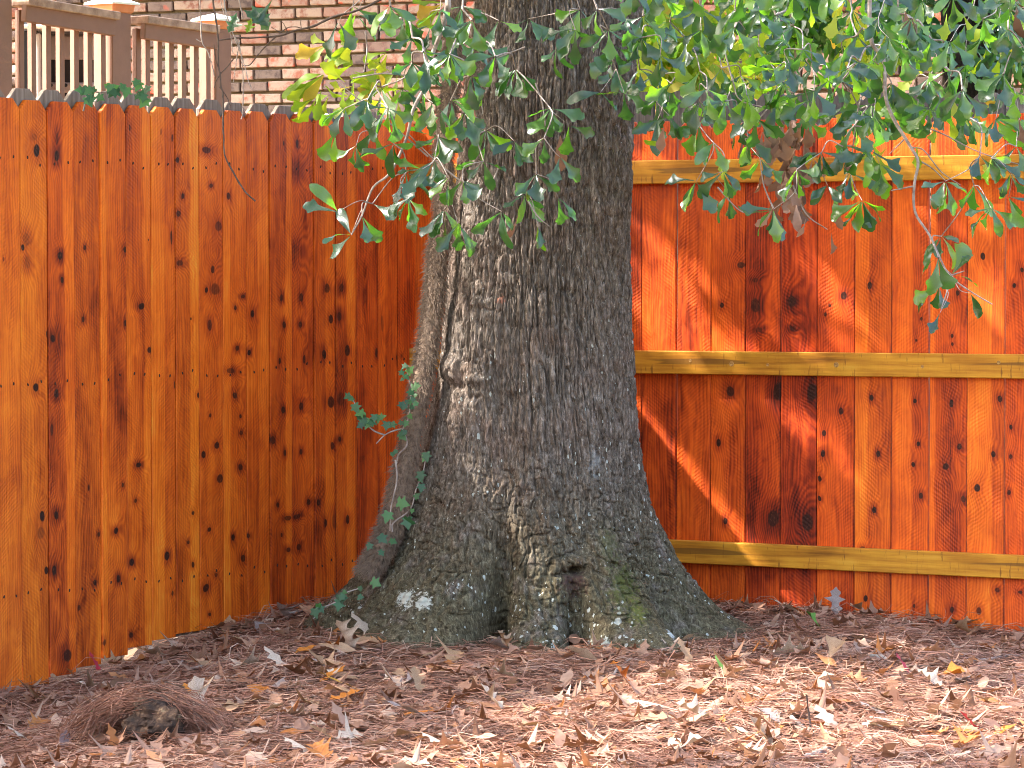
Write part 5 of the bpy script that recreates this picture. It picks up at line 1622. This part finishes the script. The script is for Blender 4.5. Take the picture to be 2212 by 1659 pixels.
sp = [
 (205, 1462, 52, 2, 70, 50, 10, RED, 'crimson red lobed leaf lying near the foot of the left fence'),
 (50, 1486, 60, 6, 80, 35, 0, WHT, 'bleached white crumpled leaf at the lower left fence corner'),
 (428, 1562, 92, 3, 200, 62, 10, PALE, 'big pale upright leaf beside the pine straw mound'),
 (395, 1508, 76, 7, 75, 20, 10, GRY, 'grey curled leaf just behind the pine straw mound'),
 (205, 1592, 56, 8, 20, 50, 20, GRN, 'green leaf in front of the pine straw mound'),
 (142, 1625, 62, 6, 10, 40, 25, PUR, 'purplish grey leaf in the lower left corner'),
 (45, 1618, 78, 0, 120, 45, 0, PALE, 'large pale lobed leaf at the lower left edge'),
 (730, 1497, 84, 4, 80, 18, 0, YEL, 'yellow leaf lying left of the tree front'),
 (880, 1563, 108, 7, 82, 24, 0, GRY, 'long pale grey oval leaf in the middle of the litter'),
 (790, 1388, 78, 1, 60, 50, 0, PALE, 'pale curled leaf leaning on the left root'),
 (745, 1412, 70, 5, 150, 60, 20, PALE, 'pale leaf standing on end by the left root'),
 (1004, 1396, 40, 2, 20, 55, 0, RED, 'small dark red leaf in the hollow of the trunk'),
 (972, 1384, 36, 6, 20, 55, 0, GRN, 'small light green leaf beside the hollow of the trunk'),
 (1264, 1438, 84, 7, 65, 25, 35, PALE, 'pale boat shaped leaf in front of the right toe root'),
 (1345, 1496, 60, 3, 75, 40, 0, ORG, 'orange leaf at the edge of the sunny patch'),
 (1405, 1540, 96, 0, 80, 20, 0, PALE, 'large cream leaf in the sunny patch'),
 (1558, 1458, 44, 6, 30, 50, 0, GRN, 'single green leaf standing in the sunlit straw'),
 (1950, 1465, 52, 2, 60, 45, 10, RED, 'bright red leaf by the shadow edge on the right'),
 (2096, 1592, 60, 4, 100, 40, 0, RED, 'red leaf lying in the lower right straw'),
 (1790, 1582, 78, 1, 35, 40, 0, PALE, 'cream star shaped leaf in the sunlit straw'),
 (1500, 1568, 82, 5, 95, 20, 0, PALE, 'cream leaf lying flat left of the standing stick'),
 (1805, 1335, 56, 3, 10, 75, 0, GRY, 'greyish leaf standing upright at the right fence foot'),
 (1700, 1336, 74, 7, 80, 30, 0, PALE, 'pale folded leaf at the right fence foot'),
 (1758, 1366, 46, 8, 60, 40, 0, GRN, 'green leaf sprig near the right fence foot'),
 (1902, 1440, 44, 7, 75, 20, 40, WHT, 'white curled leaf in the shade right of the root'),
 (1060, 1545, 72, 3, 70, 35, 0, PALE, 'cream leaf at the left end of the sunny patch'),
 (945, 1625, 70, 0, 75, 35, 0, PALE, 'pale lobed leaf at the bottom centre'),
 (600, 1452, 70, 1, 60, 45, 0, PALE, 'pale lobed leaf left of the tree in the shade'),
 (690, 1462, 74, 2, 110, 40, 10, PALE, 'pale pointed leaf beside the yellow leaf'),
 (520, 1345, 74, 4, 85, 48, 0, PALE, 'pale leaf against the foot of the left fence'),
 (455, 1352, 84, 0, 80, 40, 0, PALE, 'wide pale lobed leaf at the left fence foot'),
 (180, 1400, 46, 6, 15, 65, 0, GRY, 'grey green leaf leaning on the left fence'),
 (2010, 1500, 66, 5, 70, 30, 0, PALE, 'cream leaf right of the red leaf by the shadow edge'),
 (1640, 1620, 80, 3, 60, 35, 0, TAN, 'tan lobed leaf at the lower middle right'),
 (1480, 1440, 62, 2, 40, 45, 0, TAN, 'tan leaf on the ground beside the right root'),
 (1090, 1420, 56, 5, 100, 50, 0, TAN, 'tan leaf standing before the middle root'),
 (650, 1640, 76, 0, 70, 35, 0, PALE, 'pale leaf at the bottom left of centre'),
 (900, 1505, 58, 3, 30, 50, 0, TAN, 'tan folded leaf before the left root'),
]
for a in sp: special(*a[:8], a[8])
# the larger loose leaves lying on top of the litter
xs, ys = on_ground(190, .05)
for k in range(len(xs)):
    u, v = to_uv((xs[k], ys[k], 0))
    if not (10 < u < 2200 and v < 1650): continue
    mat = [TAN, PALE, TAN, ORG, GRY, TAN, TAN, PALE][k % 8]
    nm = {TAN: 'tan', PALE: 'cream', ORG: 'orange brown', GRY: 'grey brown'}[mat]
    if v < 1420: where = 'in the shade by the right fence foot' if u > 1106 else 'in the shade by the left fence foot'
    elif u > 1500: where = 'in the sunlit straw at the lower right'
    elif u > 1000: where = 'on the straw in front of the oak'
    elif u > 520: where = 'on the shaded straw left of the oak'
    else: where = 'around the pine straw mound at the left'
    special(u, v, rng.uniform(46, 84), int(rng.integers(0, 10)), rng.uniform(0, 360), rng.normal(4, 13), rng.normal(0, 12), mat, nm + ' dry oak leaf ' + where, nm + ' leaves ' + where, .014)


# sticks
def stick(label, pts, r0, r1, mat='stick', lift=.014):
    pp = []
    for q in pts:
        g = ground_at(q[0], q[1]); pp.append(g + Vector((0, 0, lift)))
    c = pp[0].copy()
    sp_ = smooth_path(pp, 6)
    Vv, Ff = tube_arrays(sp_, np.linspace(r0, r1, len(sp_)), 7, r0 * .08)
    o = link('stick', mesh_from(Vv - np.array(c), Ff, 'stick', True), M[mat]); o.location = c
    tag(o, label, 'stick', 'sticks in the litter')


stick('grey fallen stick in the shade left of the oak', [(405, 1455), (500, 1437), (570, 1425), (640, 1416)], .007, .004)
stick('pale stick against the left fence foot by the root', [(585, 1342), (640, 1330), (700, 1318)], .007, .004)
stick('pale bent twig right of centre before the oak', [(1272, 1478), (1314, 1483), (1335, 1452), (1364, 1431)], .004, .003)
stick('short thick grey stick at the bottom right', [(1735, 1650), (1765, 1640), (1790, 1630)], .011, .010)
stick('pale stick lying in the sunny straw', [(1710, 1560), (1735, 1582), (1760, 1596)], .007, .005)
stick('grey stick in the shade below the right fence', [(1980, 1432), (2080, 1438), (2180, 1425)], .006, .004)
g = ground_at(1752, 1594)
Vv, Ff = tube_arrays(smooth_path([g, P(1748, 1550, g.y), P(1742, 1500, g.y - .03)], 6), np.linspace(.004, .0022, 13), 6, .0006)
o = link('stick', mesh_from(Vv - np.array(g), Ff, 'stick', True), M['darktwig']); o.location = g
tag(o, 'thin dark stick standing upright in the sunny straw', 'stick', 'sticks in the litter')

# rotten stump peeping out of a tuft of pine straw
sg = ground_at(312, 1592)
stump = empty('rotten_stump', sg, 'dark rotten wood stump under an arch of pine straw', 'stump')
sinv = Matrix.Translation(-Vector(sg))
bm = bmesh.new()
bmesh.ops.create_icosphere(bm, subdivisions=4, radius=1.0)
for v in bm.verts:
    n_ = v.co.normalized()
    k = 1 + .22 * float(noise3(np.array(n_.x * 2.2), np.array(n_.y * 2.2), np.array(n_.z * 2.2), 51)) + .14 * float(noise3(np.array(n_.x * 7.0), np.array(n_.y * 7.0), np.array(n_.z * 7.0), 52))
    v.co = Vector((n_.x * .085, n_.y * .07, n_.z * .066)) * k
me = bpy.data.meshes.new('stump_wood'); bm.to_mesh(me); bm.free()
M['rot'] = simple('rotten_wood', [(0.30, (0.010, 0.007, 0.006)), (0.5, (0.05, 0.028, 0.018)), (0.62, (0.13, 0.075, 0.045)), (0.72, (0.42, 0.30, 0.16))], 22, 0.85, 0.9, 0.012)
o = link('wood', me, M['rot'], stump); o.matrix_parent_inverse = sinv; o.location = sg + Vector((.03, .04, .035))
NA = 620
a0 = rng.normal(0, .55, NA)
rr = rng.uniform(.10, .165, NA)
cx = sg.x - .02 + a0 * .0
acc = Acc()
Vs, Fs = [], []
for k in range(NA):
    side_ = rng.uniform(-1, 1)
    yoff = rng.uniform(-.05, .13)
    if yoff < .015 and abs(side_) < .45 and rng.random() < .82: side_ = math.copysign(rng.uniform(.55, 1), side_)
    ang = math.pi / 2 - side_ * 1.25
    h_ = .075 + .075 * rng.random()
    w_ = .10 + .15 * rng.random()
    pts = []
    s0 = rng.uniform(-.35, .35)
    for t_ in (-.32, -.1, .1, .32):
        th = ang + t_ + rng.normal(0, .09)
        pts.append((sg.x + math.cos(th) * w_ + rng.normal(0, .007), sg.y + yoff + .04 + s0 * t_ * .3 + rng.normal(0, .006), float(ground_z(sg.x, sg.y)) + max(-.01, math.sin(th) * h_) + rng.normal(0, .006)))
    Vv, Ff = tube_arrays(pts, .0012, 3)
    acc.add(Vv, Ff, rng.uniform(.2, .95))
o = link('straw_tuft', acc.mesh('straw_tuft'), M['needle'], stump); o.matrix_parent_inverse = sinv; o['kind'] = 'stuff'
